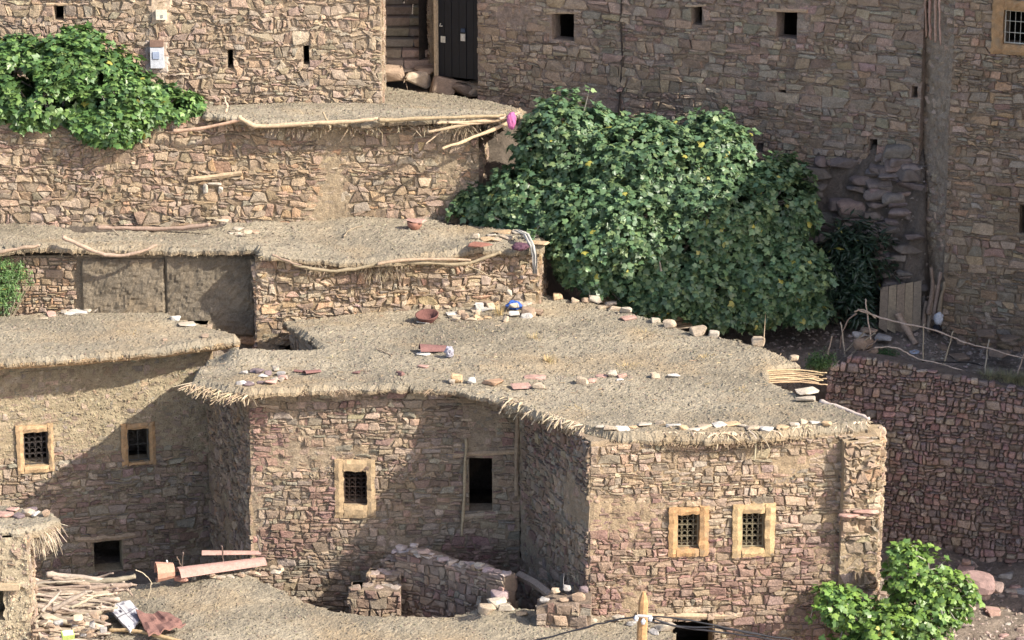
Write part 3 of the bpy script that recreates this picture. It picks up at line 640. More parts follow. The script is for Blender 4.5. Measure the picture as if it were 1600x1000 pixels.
poles(MH, [([W(1195, 580+k*3, z=zr-.02*k), W(1245, 577+k*3.2, z=zr-.02*k), W(1292-6*(k % 3), 583+k*3, z=zr-.05-.02*k)], .022, .012) for k in range(7)], name='eave_stick', col=[(.48, .36, .22), (.40, .29, .17)])
poles(MH, [([W(1282, 628, z=zr+.02), W(1320, 640, z=zr), W(1357, 655, z=zr-.03)], .05, .04)], name='edge_plank', col=[(.50, .45, .38)])
pa, pb = pt(1314, -3.42), pt(1371, -3.33); kp = dict(room=False, hmin=.08, hmax=.16, asp=1.7, prot=.06, mud=(.44, .34, .22), palf=lambda s, z: TAN+WARM[:1]+[(.50, .42, .30)], rough=.06, wild=2.2, bulge=.16)
mb = MB(); wp_ = wall(mb, pa, pb, -6.3, -1.36, seed=18, cover=lambda s, z: .1 if -3.95 < z < -3.5 else 1., **kp); wall(mb, pb, pb+np.array([.1, .9]), -6.3, -1.36, seed=19, thick=.3, **kp); wall(mb, pa+np.array([-.05, .25]), pa, -6.3, -1.36, seed=20, thick=.2, **kp); mb.build('corner_pier', M_STONE, MH)
mb = MB()
for u_, v_, w_, c_ in ((1327, 803, 40, PINK), (1350, 797, 44, PINK), (1340, 806, 26, TANR)):
    a_ = wp_['pix'](u_, v_); rockmesh(mb, wp_['Pt'](a_[0], a_[1], .04), w_/78, .10, .3, np.array(c_), RNG, rot=0, rnd=True)
mb.build('ledge_stone', M_ROCK, MH)

# ============================================================ LEFT HOUSE
LH = empty('mud_plastered_house', (X(100, 3.5), 4.0, -5.8), 'mud smeared stone house at left with two ochre framed windows and a low dark opening', 'house')
l0, l1 = pt(-90, 2.35), pt(330, 3.75); l2, l3 = pt(330, 5.4), pt(-90, 5.6)
def cov_l(s, z):
    t = np.clip((-3.75+.5*(vn(s*.9, 0, 0, 4)-.5)-z)/.5, 0, 1); return float(.30*vn(s*1.5, z*1.5, 0, 6)+t)
mb = MB(); wL = wall(mb, l0, l1, -6.9, -1.53, holes=[(38, 673, 74, 728), (200, 668, 232, 722), (148, 843, 190, 893)], palf=lambda s, z: TAN+GREY if z > -3.7 else BROWN+GREY+MAROON[:2]+TAN, cover=lambda s, z: min(1., cov_l(s, z)), seed=21, mud=(.38, .315, .21), rough=.03, hmin=.06, hmax=.14)
# pebbles in the mud render
rng = np.random.default_rng(5); oc = np.array([(1, 0, 0), (0, 0, 1), (-1, 0, 0), (0, 0, -1), (0, -1, 0.)]); of = np.array([(0, 4, 1), (1, 4, 2), (2, 4, 3), (3, 4, 0)])
for _ in range(5200):
    s_ = rng.uniform(0, wL['L']); z_ = rng.uniform(-3.95, -1.7)
    if any(h[0]-.2 < s_ < h[2]+.2 and h[1]-.2 < z_ < h[3]+.2 for h in wL['H']): continue
    c_ = wL['Pt'](s_, z_, -.004); r_ = rng.uniform(.012, .034); mb.add(c_+oc*r_*rng.uniform(.6, 1.2, (5, 1)), of, rnd_col([(.38, .315, .21), (.42, .35, .24), (.34, .28, .19)], rng, .12))
mb.build('wall', M_STONE, LH)
for a, b, sdd in ((l1+np.array([-.02, .5]), l2, 22), (l2, l3, 23), (l3, l0, 24)):
    mb = MB(); wall(mb, a, b, -6.9, -1.53, seed=sdd, hmin=.16, hmax=.3, step=.2, room=False); mb.build('wall', M_STONE, LH)
framed_window(LH, wL, 38, 673, 74, 728, fr=(.15, .11, .16, .15), seed=6, bars=(4, 6), barcol=(.07, .06, .055), col=(0.44, 0.30, 0.17))
framed_window(LH, wL, 200, 668, 232, 722, fr=(.13, .13, .13, .07), seed=7, bars=(2, 2), barcol=(.08, .08, .07), ornate=False, col=(0.42, 0.27, 0.14))
beam(LH, wL, 122, 843, 212, 836, .13, .05, seed=4)
zl = -1.43
EL = [(-90, 574, zl), (0, 566, zl), (80, 562, zl), (160, 556, zl), (240, 549, zl), (310, 540, zl), (374, 531, zl+.02)]
roof('left', px2roof(EL+[(372, 524, zl), (330, 512, zl), (280, 497, zl), (240, 486, zl), (150, 484, zl), (0, 495, zl), (-90, 497, zl)]), LH, res=.045, seed=33, thick=.07, dome=.04)
fringe(px2roof(EL), LH, dens=190, ln=(.0, .05), drop=.09, droop=.5, seed=6, inn=.06, spread=1.0, rad=(.004, .009), col=[(.40, .29, .18), (.48, .36, .22), (.32, .23, .14)])
poles(LH, [([W(u, v+9, z=zl-.17) for u, v, z in EL], .035, .03)], name='eave_pole', col=[(.36, .24, .13)])
for u_, v_ in ((18, 568), (96, 566), (213, 561)):
    mb = MB(); p = W(u_, v_, z=zl-.20); tube(mb, [p+np.array([0, 1.2, 0]), p+np.array([0, .35, 0]), p+np.array([0, -.02, 0])], .045, (.48, .38, .25), 8); mb.build('beam_end', M_WOOD, LH)

# ============================================================ MIDDLE HOUSE (second terrace)
MI = empty('low_stone_house', (X(450, 6), 6.0, -1.6), 'low flat roofed stone house behind the big roof, grey mud panels in its wall', 'house')
m0, m1, m2, m3 = pt(-90, 5.75), pt(402, 5.35), pt(404, 4.75), pt(842, 5.45)
mb = MB(); wm = wall(mb, m0, m1, -2.6, [(-90, 402), (130, 398), (260, 398), (402, 396)], palf=lambda s, z: TAN+WARM+BROWN[:2], seed=25, hmin=.07, hmax=.17, asp=1.7, gap=.014, cover=lambda s, z: -1.2 if 3.02 < s < 6.62 else 1.0, mud=(.22, .18, .13), rough=.02); mb.build('wall', M_STONE, MI)
def panel(u0, u1, v0, v1, sd_):
    mb = MB(); a = wm['pix'](u0, v1); b = wm['pix'](u1, v0); n = 40; m = 30; V = []
    for i in range(n+1):
        for j in range(m+1):
            s = a[0]+(b[0]-a[0])*i/n; z = a[1]+(b[1]-a[1])*j/m; e = min(i, n-i, j, m-j)
            V.append(wm['Pt'](s+.03*(vn(z*4, sd_)-.5), z, .10-(.05 if e == 0 else 0)+.10*(float(fbm(s*4, z*4, 0, sd_, 4))-.5)+.035*(float(vn(s*24, z*24, 0, sd_))-.5)))
    F = [(i*(m+1)+j, (i+1)*(m+1)+j, (i+1)*(m+1)+j+1, i*(m+1)+j+1) for i in range(n) for j in range(m)]; k = len(V); V2 = [np.array(q)-np.array([wm['n'][0], wm['n'][1], 0])*.14 for q in V]
    ring = [i*(m+1) for i in range(n+1)]+[n*(m+1)+j for j in range(1, m+1)]+[i*(m+1)+m for i in range(n-1, -1, -1)]+[j for j in range(m-1, 0, -1)]
    for q in range(len(ring)): x, y_ = ring[q], ring[(q+1) % len(ring)]; F.append((y_, x, x+k, y_+k))
    cc = np.array((.185, .155, .115))*(.75+.5*fbm(np.array(V)[:, 0]*4, np.array(V)[:, 2]*4, 0, sd_, 4))[:, None]
    mb.add(V+V2, F, np.concatenate([cc, cc])); return mb.build('mud_panel', M_STONE, MI)
panel(132, 257, 404, 520, 5); panel(262, 398, 400, 522, 9)
mb = MB(); wall(mb, m1, m2, -2.6, -.15, palf=lambda s, z: TAN+WARM, seed=26, room=False); mb.build('wall', M_STONE, MI)
mb = MB(); wm2 = wall(mb, m2, m3, -1.9, [(404, 402), (560, 410), (700, 402), (842, 388)], palf=lambda s, z: TAN+WARM+TAN, seed=27, wild=1.7, hmin=.07, hmax=.16, asp=1.7, gap=.012, cover=lambda s, z: float(np.clip((vn(s*1.2, z*1.2, 0, 13)+(z+1.05)*1.0+.05)/.25, 0, 1)), mud=(.33, .25, .16), rough=.05); mb.build('wall', M_STONE, MI)
m4 = pt(850, 7.0)
mb = MB(); wall(mb, m3, m4, -2.6, -.05, palf=lambda s, z: WARM+TAN, seed=28, room=False); mb.build('wall', M_STONE, MI)
mb = MB(); wall(mb, m4, pt(740, 7.7), -2.6, -.05, seed=29, room=False, hmin=.15, hmax=.3); mb.build('wall', M_STONE, MI)
EM = [tuple(W(u, v, y=y)) for u, v, y in ((-90, 398, 5.45), (0, 391, 5.4), (60, 384, 5.35), (130, 388, 5.3), (260, 390, 5.2), (400, 388, 5.0), (404, 396, 4.5), (480, 404, 4.6), (560, 409, 4.7), (640, 405, 4.85), (700, 398, 4.95), (745, 386, 5.1), (800, 392, 5.2), (850, 386, 5.3))]
zm = .05
EMb = [(848, 372, zm), (790, 360, zm), (700, 350, zm), (655, 330, zm), (560, 324, zm), (372, 325, zm), (345, 352, zm-.1), (250, 366, zm-.25), (130, 366, zm-.25), (60, 348, zm-.2), (0, 334, zm-.15), (-90, 325, zm-.15)]
roof('mid', EM+px2roof(EMb), MI, res=.05, seed=35, thick=.09, amp=.05)
fringe(EM[:7], MI, dens=70, ln=(.0, .06), seed=8, drop=.1, droop=.3)
fringe(EM[7:10], MI, dens=110, ln=(.01, .13), rad=(.004, .010), seed=9, drop=.25, droop=.9, clump=.8)

# ============================================================ THIRD TERRACE
TH = empty('terrace_house', (X(400, 9), 9.0, 0), 'upper terrace house with thatch edged earth roof above a long rubble wall', 'house')
t0, t1 = pt(-100, 7.95, 0), pt(748, 7.95, 0)
def cov_t(s, z): return float(np.clip((vn(s*.8, z*.8, 0, 19)-.10)/.2+(.5 if s < 4.5 else 0), 0, 1))
mb = MB(); wt = wall(mb, t0, t1, -1.2, [(-100, 190), (0, 192), (180, 200), (255, 190), (310, 184), (390, 198), (748, 198)], palf=lambda s, z: (TAN+BROWN+MAROON[2:3] if s < 4 else TAN+WARM[:2]+BROWN), seed=41, wild=2.0, hmin=.07, hmax=.16, asp=1.7, cover=cov_t, gap=.012, mud=(.33, .26, .175)); mb.build('wall', M_STONE, TH)
mb = MB(); wall(mb, t1, pt(760, 9.5, 0), -2.4, 1.55, trim=.3, seed=42, room=False); mb.build('wall', M_STONE, TH)
zt3 = 1.80
ET = [tuple(W(u, v, y=y)) for u, v, y in ((318, 180, 7.85), (350, 181, 7.7), (390, 189, 7.6), (470, 190, 7.6), (550, 191, 7.6), (620, 188, 7.6), (700, 185, 7.6), (760, 182, 7.6), (806, 180, 7.7))]
ETb = [(822, 172, zt3-.05), (800, 164, zt3), (745, 155, zt3), (680, 144, zt3), (600, 134, zt3), (500, 124, zt3), (380, 120, zt3), (290, 128, zt3), (285, 160, zt3-.02)]
roof('terrace', ET+px2roof(ETb), TH, res=.05, seed=37, thick=.08, amp=.04)
fringe(ET[1:], TH, dens=90, ln=(.0, .12), rad=(.004, .011), seed=10, drop=.2, droop=.7, clump=1.0)
poles(TH, [([W(270, 205, y=7.75), W(320, 201, y=7.62), W(378, 187, y=7.55)], .05, .03), ([W(372, 183, y=7.55), W(400, 200, y=7.5), W(470, 193, y=7.48), W(548, 190, y=7.5), W(590, 186, y=7.5)], .055, .04),
           ([W(590, 188, y=7.5), W(680, 184, y=7.45), W(760, 182, y=7.45), W(790, 180, y=7.5)], .05, .03)], name='eave_pole', col=[(.43, .32, .21), (.38, .28, .18)])
poles(TH, [([W(350, 152, y=7.9), W(356, 165, y=7.85), W(352, 180, y=7.8)], .02, .035), ([W(505, 175, y=7.6), W(512, 190, y=7.5), W(516, 203, y=7.45)], .025, .02)], name='eave_stick')
poles(TH, [([W(668, 206, y=7.1), W(720, 197, y=7.3), W(775, 182, y=7.6)], .03, .045), ([W(690, 232, y=7.0), W(730, 220, y=7.2), W(792, 193, y=7.6)], .028, .045), ([W(682, 192, y=7.2), W(720, 191, y=7.3), W(785, 188, y=7.6)], .03, .04),
           ([W(665, 225, y=7.2), W(690, 206, y=7.35)], .016, .02), ([W(700, 191, y=7.2), W(740, 194, y=7.4), W(795, 187, y=7.7)], .02, .03), ([W(780, 186, y=7.3), W(812, 176, y=7.6)], .03, .03)], name='eave_branch', col=[(.45, .35, .24), (.50, .39, .27), (.38, .29, .20)])
o = beam(TH, wt, 295, 279, 378, 270, .12, .10, name='broken_board', col=(.42, .32, .21))
mb = MB()
for u_, v_, w_ in ((322, 300, 9), (345, 302, 9), (335, 288, 26)): a_ = wt['pix'](u_, v_); rockmesh(mb, wt['Pt'](a_[0], a_[1], .06), w_/75, .25 if w_ < 20 else .06, .15, (.45, .40, .33), RNG, rot=0)
mb.build('niche_stone', M_ROCK, TH)

# ============================================================ UPPER LEFT HOUSE
UL = empty('sunlit_stone_house', (X(200, 11), 11.5, 1.2), 'tall sunlit stone house at top left with narrow slit windows and an electric box', 'house')
u0_, u1_ = pt(-120, 10.9, 2), pt(597, 10.9, 2)
mb = MB(); wu = wall(mb, u0_, u1_, .8, 4.95, holes=[(85, 9, 99, 32), (356, 77, 364, 106), (474, 71, 483, 101)], palf=lambda s, z: TAN+TAN+BROWN[2:3]+GREY[1:2]+[(.48, .40, .31)], seed=45, wild=2.0, hmin=.08, hmax=.17, asp=1.6, gap=.012, mud=(.40, .32, .23), cover=cov(17, .05, .25)); mb.build('wall', M_STONE, UL)
mb = MB(); wall(mb, u1_, pt(600, 16, 2), .8, 4.95, trim=.3, seed=46, palf=lambda s, z: TAN+BROWN, room=False); mb.build('wall', M_STONE, UL)
mb = MB(); wall(mb, pt(600, 16, 2), pt(-120, 16, 2), .8, 4.95, seed=47, stones=False, room=False, step=.4); mb.build('wall', M_STONE, UL)
mb = MB(); wall(mb, pt(-120, 16, 2), u0_, .8, 4.95, seed=48, stones=False, room=False, step=.4); mb.build('wall', M_STONE, UL)
roof('ul', [(*(u0_+[-.3, -.3]), 5.05), (*(u1_+[.3, -.3]), 5.05), (*(pt(600, 16, 2)+[.3, .3]), 5.05), (*(pt(-120, 16, 2)+[-.3, .3]), 5.05)], UL, res=.15, seed=39)
beam(UL, wu, 72, 7, 112, 6, .07, .05); beam(UL, wu, 185, 88, 228, 84, .10, .04, col=(0.44, 0.32, 0.19))
def plate(parent, wl, u0, v0, u1, v1, t, col, name, m=M_PLASTER):
    a = wl['pix'](u0, v1); b = wl['pix'](u1, v0); mb = MB(); n = 8; V = []
    for i in range(n+1):
        for j in range(n+1):
            e = i in (0, n) or j in (0, n); s = a[0]+(b[0]-a[0])*i/n+(RNG.normal(0, .02) if e else 0); z = a[1]+(b[1]-a[1])*j/n+(RNG.normal(0, .02) if e else 0)
            V.append(wl['Pt'](s, z, -.02 if e else t))
    mb.add(V, [(i*(n+1)+j, (i+1)*(n+1)+j, (i+1)*(n+1)+j+1, i*(n+1)+j+1) for i in range(n) for j in range(n)], col); return mb.build(name, m, parent)
plate(UL, wu, 234, -10, 271, 42, .055, (.48, .38, .28), 'mortar_patch'); plate(UL, wu, 224, 60, 265, 118, .05, (.46, .40, .35), 'mortar_patch')
eb = empty('electric_meter_box', wu['Pt'](wu['pix'](246, 105)[0], wu['pix'](246, 105)[1], .05), 'white electric meter box with brown top fixed low on the sunlit upper left wall', 'meter box')
a_ = wu['pix'](237, 104); b_ = wu['pix'](256, 62); mb = MB(); c_ = (wu['Pt'](a_[0], a_[1], .12)+wu['Pt'](b_[0], b_[1], .12))/2; wd_, ht_ = b_[0]-a_[0], b_[1]-a_[1]
box(mb, c_-np.array([0, 0, ht_*.12]), (wd_, .16, ht_*.76), (.50, .53, .57)); mb.build('case', M_METAL, eb)
mb = MB(); box(mb, c_+np.array([0, -.0, ht_*.40]), (wd_*1.02, .17, ht_*.22), (.20, .13, .10)); mb.build('hood', M_METAL, eb)
mb = MB(); box(mb, c_+np.array([-wd_*.05, -.09, -ht_*.02]), (wd_*.5, .02, ht_*.26), (.30, .36, .48)); mb.build('meter_window', M_METAL, eb)
jb = empty('junction_box', wu['Pt'](wu['pix'](253, 29)[0], wu['pix'](253, 29)[1], .06), 'small cream junction box above the meter box at the top edge', 'junction box')
a_ = wu['pix'](245, 29); b_ = wu['pix'](261, 14); mb = MB(); c_ = (wu['Pt'](a_[0], a_[1], .10)+wu['Pt'](b_[0], b_[1], .10))/2; box(mb, c_, (b_[0]-a_[0], .09, b_[1]-a_[1]), (.60, .57, .47)); mb.build('case', M_METAL, jb)
mb = MB(); box(mb, c_+np.array([.02, -.05, -.03]), (.05, .012, .07), (.25, .25, .22)); mb.build('socket', M_METAL, jb)
mb = MB(); tube(mb, [wu['Pt'](*wu['pix'](u, v), .07) for u, v in ((238, 25), (234, 40), (232, 60), (240, 64))], .008, (.08, .08, .08), 4); tag(mb.build('cable', M_METAL), 'thin dark cable running from the junction box down to the meter box', 'cable')

# ============================================================ STAIRS AND BACK HOUSE
st = empty('stone_staircase', (X(636, 11.6), 11.6, 1.0), 'rough stone staircase climbing into shade left of the black door', 'staircase')
for k in range(10):
    mb = MB(); y_ = 13.9+k*.27; z_ = float(W(636, 112, y=13.9)[2])-.1+k*.21
    x0 = X(600, y_, 2); x1 = X(672, y_, 2); c_ = x0+(x1-x0)*RNG.uniform(.35, .65)
    block(mb, ((x0+c_)/2, y_+.25, z_), (c_-x0, .5, .20), rnd_col(TAN, RNG), RNG); block(mb, ((x1+c_)/2, y_+.25, z_), (x1-c_, .5, .20), rnd_col(TAN, RNG), RNG)
    mb.build('step', M_ROCK, st)
mb = MB(); box(mb, (X(636, 14, 2), 15.2, .9), (1.0, 3.2, 1.6), (.25, .19, .14)); mb.build('footing', M_STONE, st)
BH = empty('shaded_stone_house', (X(1080, 11), 12.0, .3), 'long shaded stone house at top with black door and small square windows', 'house')
b0, b1 = pt(677, 13.5, 2), pt(1437, 7.9, 2)
mb = MB(); wb = wall(mb, b0, b1, .1, 5.5, holes=[(655, -60, 746, 158), (862, 22, 897, 61), (1081, 10, 1097, 38), (1213, 18, 1246, 58), (1217, 141, 1228, 150), (1424, 135, 1434, 152), (1181, 224, 1193, 237), (1358, 218, 1371, 235)],
                     palf=lambda s, z: (BROWN+GREY+MAROON[2:3]+TAN[:3] if s > 4 else BROWN+TAN+GREY[:1]), seed=51, wild=1.3, hmin=.08, hmax=.18, asp=2.1, gap=.010, mud=(.31, .24, .19), cover=cov(23, .05, .2), bulge=.01); mb.build('wall', M_STONE, BH)
for a, b, sdd in ((b1, pt(1437, 16, 2), 52), (pt(1437, 16, 2), pt(668, 16.5, 2), 53), (pt(668, 16.5, 2), b0+np.array([-.08, .62]), 54)):
    mb = MB(); wall(mb, a, b, .1, 5.5, trim=.6 if sdd == 52 else 0, seed=sdd, stones=(sdd == 54), room=False, step=.3, palf=lambda s, z: BROWN+TAN); mb.build('wall', M_STONE, BH)
roof('bh', [(*(b0+[-.2, -.3]), 5.6), (*(b1+[.1, -.3]), 5.6), (*(pt(1437, 16, 2)+[.1, .1]), 5.6), (*(pt(668, 16.5, 2)+[-.2, .2]), 5.6)], BH, res=.15, seed=43)
beam(BH, wb, 855, 20, 905, 19, .08, .04); beam(BH, wb, 1195, 15, 1262, 17, .09, .05, col=(.42, .30, .20)); beam(BH, wb, 1072, 9, 1104, 8, .06, .04)
mb = MB(); P_ = [wb['Pt'](*wb['pix'](u, v), .045) for u, v in ((973, -20), (972, 40), (974, 90), (970, 140), (968, 180))]; tube(mb, P_, .022, (.05, .04, .035), 5); mb.build('crack', M_STONE, BH)
# black sheet-metal door
a_ = wb['pix'](678, 120); b_ = wb['pix'](746, -60); dn = np.array([wb['n'][0], wb['n'][1], 0]); dd = np.array([wb['d'][0], wb['d'][1], 0])
A3 = np.array([wb['A'][0], wb['A'][1], 0]); mb = MB(); L_ = b_[0]-a_[0]; H_ = b_[1]-a_[1]
rm = np.array([dd, -dn, [0, 0, 1]]).T
nP = 6
for k in range(nP):
    c_ = A3+dd*(a_[0]+L_*(k+.5)/nP)+np.array([0, 0, a_[1]+H_/2])-dn*.20; box(mb, c_+dn*(.008 if k % 2 else 0), (L_/nP*.94, .05, H_), (.006, .009, .014), rm)
dr = mb.build('door', M_METAL, BH)
def ondoor(u, v, o=.0): q = wb['pix'](u, v); return A3+dd*q[0]+np.array([0, 0, q[1]])+dn*(-.155+o)
mb = MB(); box(mb, ondoor(688, 63, .02), (.12, .012, .15), (.55, .53, .45), rm); mb.build('notice', M_PLASTER, dr)
mb = MB(); box(mb, ondoor(719, 60, .02), (.12, .012, .17), (.55, .53, .47), rm); mb.build('notice', M_PLASTER, dr)
mb = MB(); tube(mb, [ondoor(684, 38, .02), ondoor(684, 42, .06), ondoor(687, 42, .02)], .015, (.5, .48, .4), 5); mb.build('handle', M_METAL, dr)
mb = MB(); box(mb, ondoor(719, 49, .02), (.10, .02, .09), (.03, .05, .09), rm); mb.build('lock', M_METAL, dr)
mb = MB(); box(mb, A3+dd*(a_[0]+.0)+np.array([0, 0, a_[1]+H_/2])-dn*.12, (.06, .12, H_), (.42, .33, .22), rm); mb.build('door_jamb', M_WOOD, BH)
thr = [(612, 128, 46, 36, BRN), (650, 128, 56, 40, TANR), (690, 138, 50, 40, BRN), (722, 140, 40, 34, BRN), (632, 112, 40, 22, TANR), (668, 118, 46, 22, BRN), (742, 152, 34, 30, TANR)]
for i, (u, v, a, b, c) in enumerate(thr):
    stone(u, v+8, a, b, np.array(c)*.95, 'one of the', y=13.6+(.15 if v < 120 else 0)+(0 if u > 676 else .2), group='boulders in the shaded ledge under the black door', name='ledge_boulder', dep=.6)

# ============================================================ TOWER HOUSE AT RIGHT
TW = empty('corner_stone_house', (X(1560, 8), 8.0, -2.3), 'tall stone house at the right edge with ochre framed barred window', 'house')
w0, w1, w2 = pt(1434, 8.1, 0), pt(1478, 7.0, 0), pt(1760, 5.4, 0)
w3, w4 = w2+np.array([2.0, 6.0]), w0+np.array([2.0, 6.0])
mb = MB(); wall(mb, w0, w1, -2.9, 6.2, seed=61, palf=lambda s, z: TAN[3:6]+BROWN[:2], cover=lambda s, z: float(np.clip((vn(s*2, z*2, 0, 4)-.6)/.2, 0, 1))*.6, mud=(.33, .265, .20), rough=.05, bulge=.12, room=False, step=.07); mb.build('wall', M_STONE, TW)
mb = MB(); ww = wall(mb, w1, w2, -2.9, 6.2, seed=62, holes=[(1567, 18, 1612, 68), (1592, 320, 1606, 364)], palf=lambda s, z: BROWN+WARM+TAN+MAROON[:1]+GREY[:2], wild=1.3, hmin=.07, hmax=.17, asp=2.0, gap=.011, mud=(.30, .23, .165)); mb.build('wall', M_STONE, TW)
for a, b, sdd in ((w2, w3, 63), (w3, w4, 64)):
    mb = MB(); wall(mb, a, b, -2.9, 6.2, seed=sdd, stones=False, room=False, step=.3); mb.build('wall', M_STONE, TW)
roof('tw', [(*(w0+[-.1, 0]), 6.3), (*(w1+[-.1, -.3]), 6.3), (*(w2+[.3, -.3]), 6.3), (*w3, 6.3), (*w4, 6.3)], TW, res=.15, seed=44)
framed_window(TW, ww, 1567, 18, 1612, 68, fr=(.24, .2, .22, .22), seed=8, bars=(5, 3), barcol=(.62, .60, .50), ornate=False, col=(0.42, 0.26, 0.13))
dw = w1-w0; dw /= np.linalg.norm(dw)
cn = []
for k, (ua, ub, rr) in enumerate(((1447, 1446, .03), (1454, 1453, .035), (1463, 1461, .035), (1470, 1468, .025))):
    cn.append(([W(ua, -60, y=7.95-.22*k), W(ub, 20, y=7.9-.22*k), W(ub+1, 58+4*k, y=7.92-.22*k)], rr, rr*.8))
poles(TW, cn, name='downpipe_cane', col=[(.45, .30, .22), (.40, .28, .20)])
# unseen house added right of the frame to throw shade over the yard
NB = empty('added_shade_house', (17, 3, -6), 'unseen plain stone house added at right to shade the yard', 'house')
n_ = [np.array(q, float) for q in ((13.2, -.9), (20, -1.6), (21, 5.6), (14.0, 6.0))]
for i in range(4):
    mb = MB(); wall(mb, n_[i], n_[(i+1) % 4], -6.6, 8.4, seed=70+i, hmin=.2, hmax=.35, step=.3, room=False, palf=lambda s, z: BROWN+TAN); mb.build('wall', M_STONE, NB)
roof('nb', [(*(q+np.sign(q-np.array([17, 2]))*.3), 8.5) for q in n_], NB, res=.15, seed=45)

# ============================================================ RETAINING WALL, LOW WALL, STEPS
r0, r1 = pt(1292, 4.8, -4), pt(1780, 2.4, -4)
mb = MB(); wq = wall(mb, r0, r1, -7.0, [(1292, 590), (1310, 566), (1335, 556), (1390, 566), (1450, 578), (1520, 592), (1600, 606), (1780, 625)], thick=.5, rounded=True, asp=1.3, wild=.9, hmin=.085, hmax=.16, prot=.08, gap=.008, bulge=.14, mud=(.17, .135, .11), seed=81, room=False, lip=.03,
               palf=lambda s, z: [(.42, .27, .235), (.35, .26, .225), (.42, .33, .26), (.31, .26, .23), (.46, .33, .28), (.24, .19, .17), (.40, .25, .225), (.29, .25, .235), (.48, .40, .32), (.36, .225, .20)], batter=-.02)
tag(mb.build('dry_stone_wall', M_STONE), 'tall shaded dry stone retaining wall of rounded reddish cobbles at right', 'retaining wall')
cop = []
for k, u in enumerate(range(1312, 1610, 23)):
    v = np.interp(u, [1310, 1335, 1390, 1450, 1520, 1600], [570, 560, 572, 584, 598, 612])
    y_ = float(yw(X(u, 4, -2)))+.10
    cl = [PINK, TANR, BRN, (.42, .30, .26)][k % 4]
    stone(u, v+2, 24+6*math.sin(k*2.2), 13+3*math.sin(k*1.3), cl, 'one of the rounded pinkish capping stones along the top of the shaded retaining wall', y=y_, group='capping stones of the retaining wall', name='capping_stone', rnd=True, dep=.4, lift=-.02)
q0, q1, q2 = pt(618, -1.3, -4.6), pt(700, -1.9, -4.6), pt(789, -2.9, -4.6)
mb = MB(); kw = dict(thick=.32, asp=1.4, hmin=.09, hmax=.18, gap=.012, mud=(.26, .20, .15), room=False, palf=lambda s, z: TAN+MAROON+BROWN+GREY[:1], lip=.02, bulge=.08)
wall(mb, q0, q1, -6.1, [(618, 866), (650, 864), (700, 882)], seed=83, **kw); wall(mb, q1, q2, -6.1, [(700, 884), (745, 886), (760, 895), (789, 902)], seed=84, **kw)
back = np.array([.16, .28])
wall(mb, q2, q2+np.array([.25, .6]), -6.1, -4.45, seed=85, **kw)
rngl = np.random.default_rng(4)
for k in range(34):
    t = k/33; u = 622+t*168; v = np.interp(u, [618, 650, 700, 745, 789], [864, 862, 882, 888, 900]); y_ = np.interp(u, [618, 700, 789], [-1.3, -1.9, -2.9])+.12
    rockmesh(mb, W(u, v, y=y_+rngl.uniform(-.1, .1))-np.array([0, 0, rngl.uniform(-.05, .04)]), rngl.uniform(.16, .32), rngl.uniform(.06, .12), rngl.uniform(.14, .24), rnd_col([(.44, .38, .34), (.40, .35, .32), (.46, .38, .30)], rngl), rngl)
for k in range(7):
    rockmesh(mb, np.array([q2[0]-.10, q2[1]+.02, -5.95+k*.21]), .42+.06*math.sin(k*3), .2, .4, rnd_col([(.48, .42, .36), (.42, .30, .28), (.50, .43, .35)], rngl), rngl, rot=.1)
tag(mb.build('low_stone_wall', M_ROCK), 'low rubble parapet wall with pale flat capping in front of the big house', 'low wall')
ss = empty('stone_steps', (X(585, -1), -1.0, -6.0), 'short flight of blocky stone steps left of the low rubble parapet', 'steps')
for k, (ua, ub, v, y_) in enumerate(((548, 626, 922, -1.95), (576, 627, 900, -1.55), (600, 628, 878, -1.15))):
    A_, B_ = pt(ua, y_, -5), pt(ub, y_, -5); zt_ = float(W((ua+ub)/2, v, y=y_)[2]); k2 = dict(kw, thick=.42, prot=.05)
    mb = MB(); wall(mb, A_, B_, -6.6, zt_, seed=186+k, **k2); wall(mb, A_+np.array([.02, .45]), A_, -6.6, zt_, seed=196+k, **dict(k2, thick=.2))
    for q_ in range(5): rockmesh(mb, (A_[0]+.12+(B_[0]-A_[0]-.2)*q_/4, y_+.16+.1*(q_ % 2), zt_-.05), .24, .09, .3, rnd_col([(.42, .35, .30), (.38, .30, .26)], rngl), rngl)
    mb.build('step', M_STONE, ss)
mb = MB(); wall(mb, pt(838, -4.5, -5), pt(923, -4.55, -5), -6.9, [(838, 952), (862, 944), (880, 946), (923, 941)], seed=86, **dict(kw, thick=.55)); tag(mb.build('rubble_bench', M_STONE), 'low rubble bench against the foot of the right block beside the leaning timber', 'low wall')
FOOT = ([(760, 958, 32, 22, TANR), (790, 952, 30, 16, PALE), (776, 942, 34, 14, PALE), (815, 962, 20, 12, SAND), (845, 955, 26, 16, TANR), (873, 955, 36, 14, PALE), (905, 958, 24, 18, TANR), (850, 940, 20, 12, GRY), (880, 940, 20, 12, BRN), (903, 938, 24, 22, BRN), (868, 926, 16, 12, TANR), (886, 922, 14, 12, GRY), (912, 925, 16, 14, PURP), (898, 973, 22, 9, PINK), (925, 972, 18, 10, PALE), (966, 972, 20, 12, PALE), (985, 978, 18, 12, GRY), (1040, 984, 34, 18, PALE), (1022, 990, 20, 12, GRY)])
mb = MB(); P_ = [W(812, 898, y=-2.2), W(838, 912, y=-2.7), W(862, 930, y=-3.3)]
for t in np.linspace(0, 1, 5): pass
tube(mb, P_, .09, (.27, .22, .18), 5, .2); tag(mb.build('leaning_beam', M_WOOD), 'thick grey timber leaning down against the shaded side of the right block', 'timber')

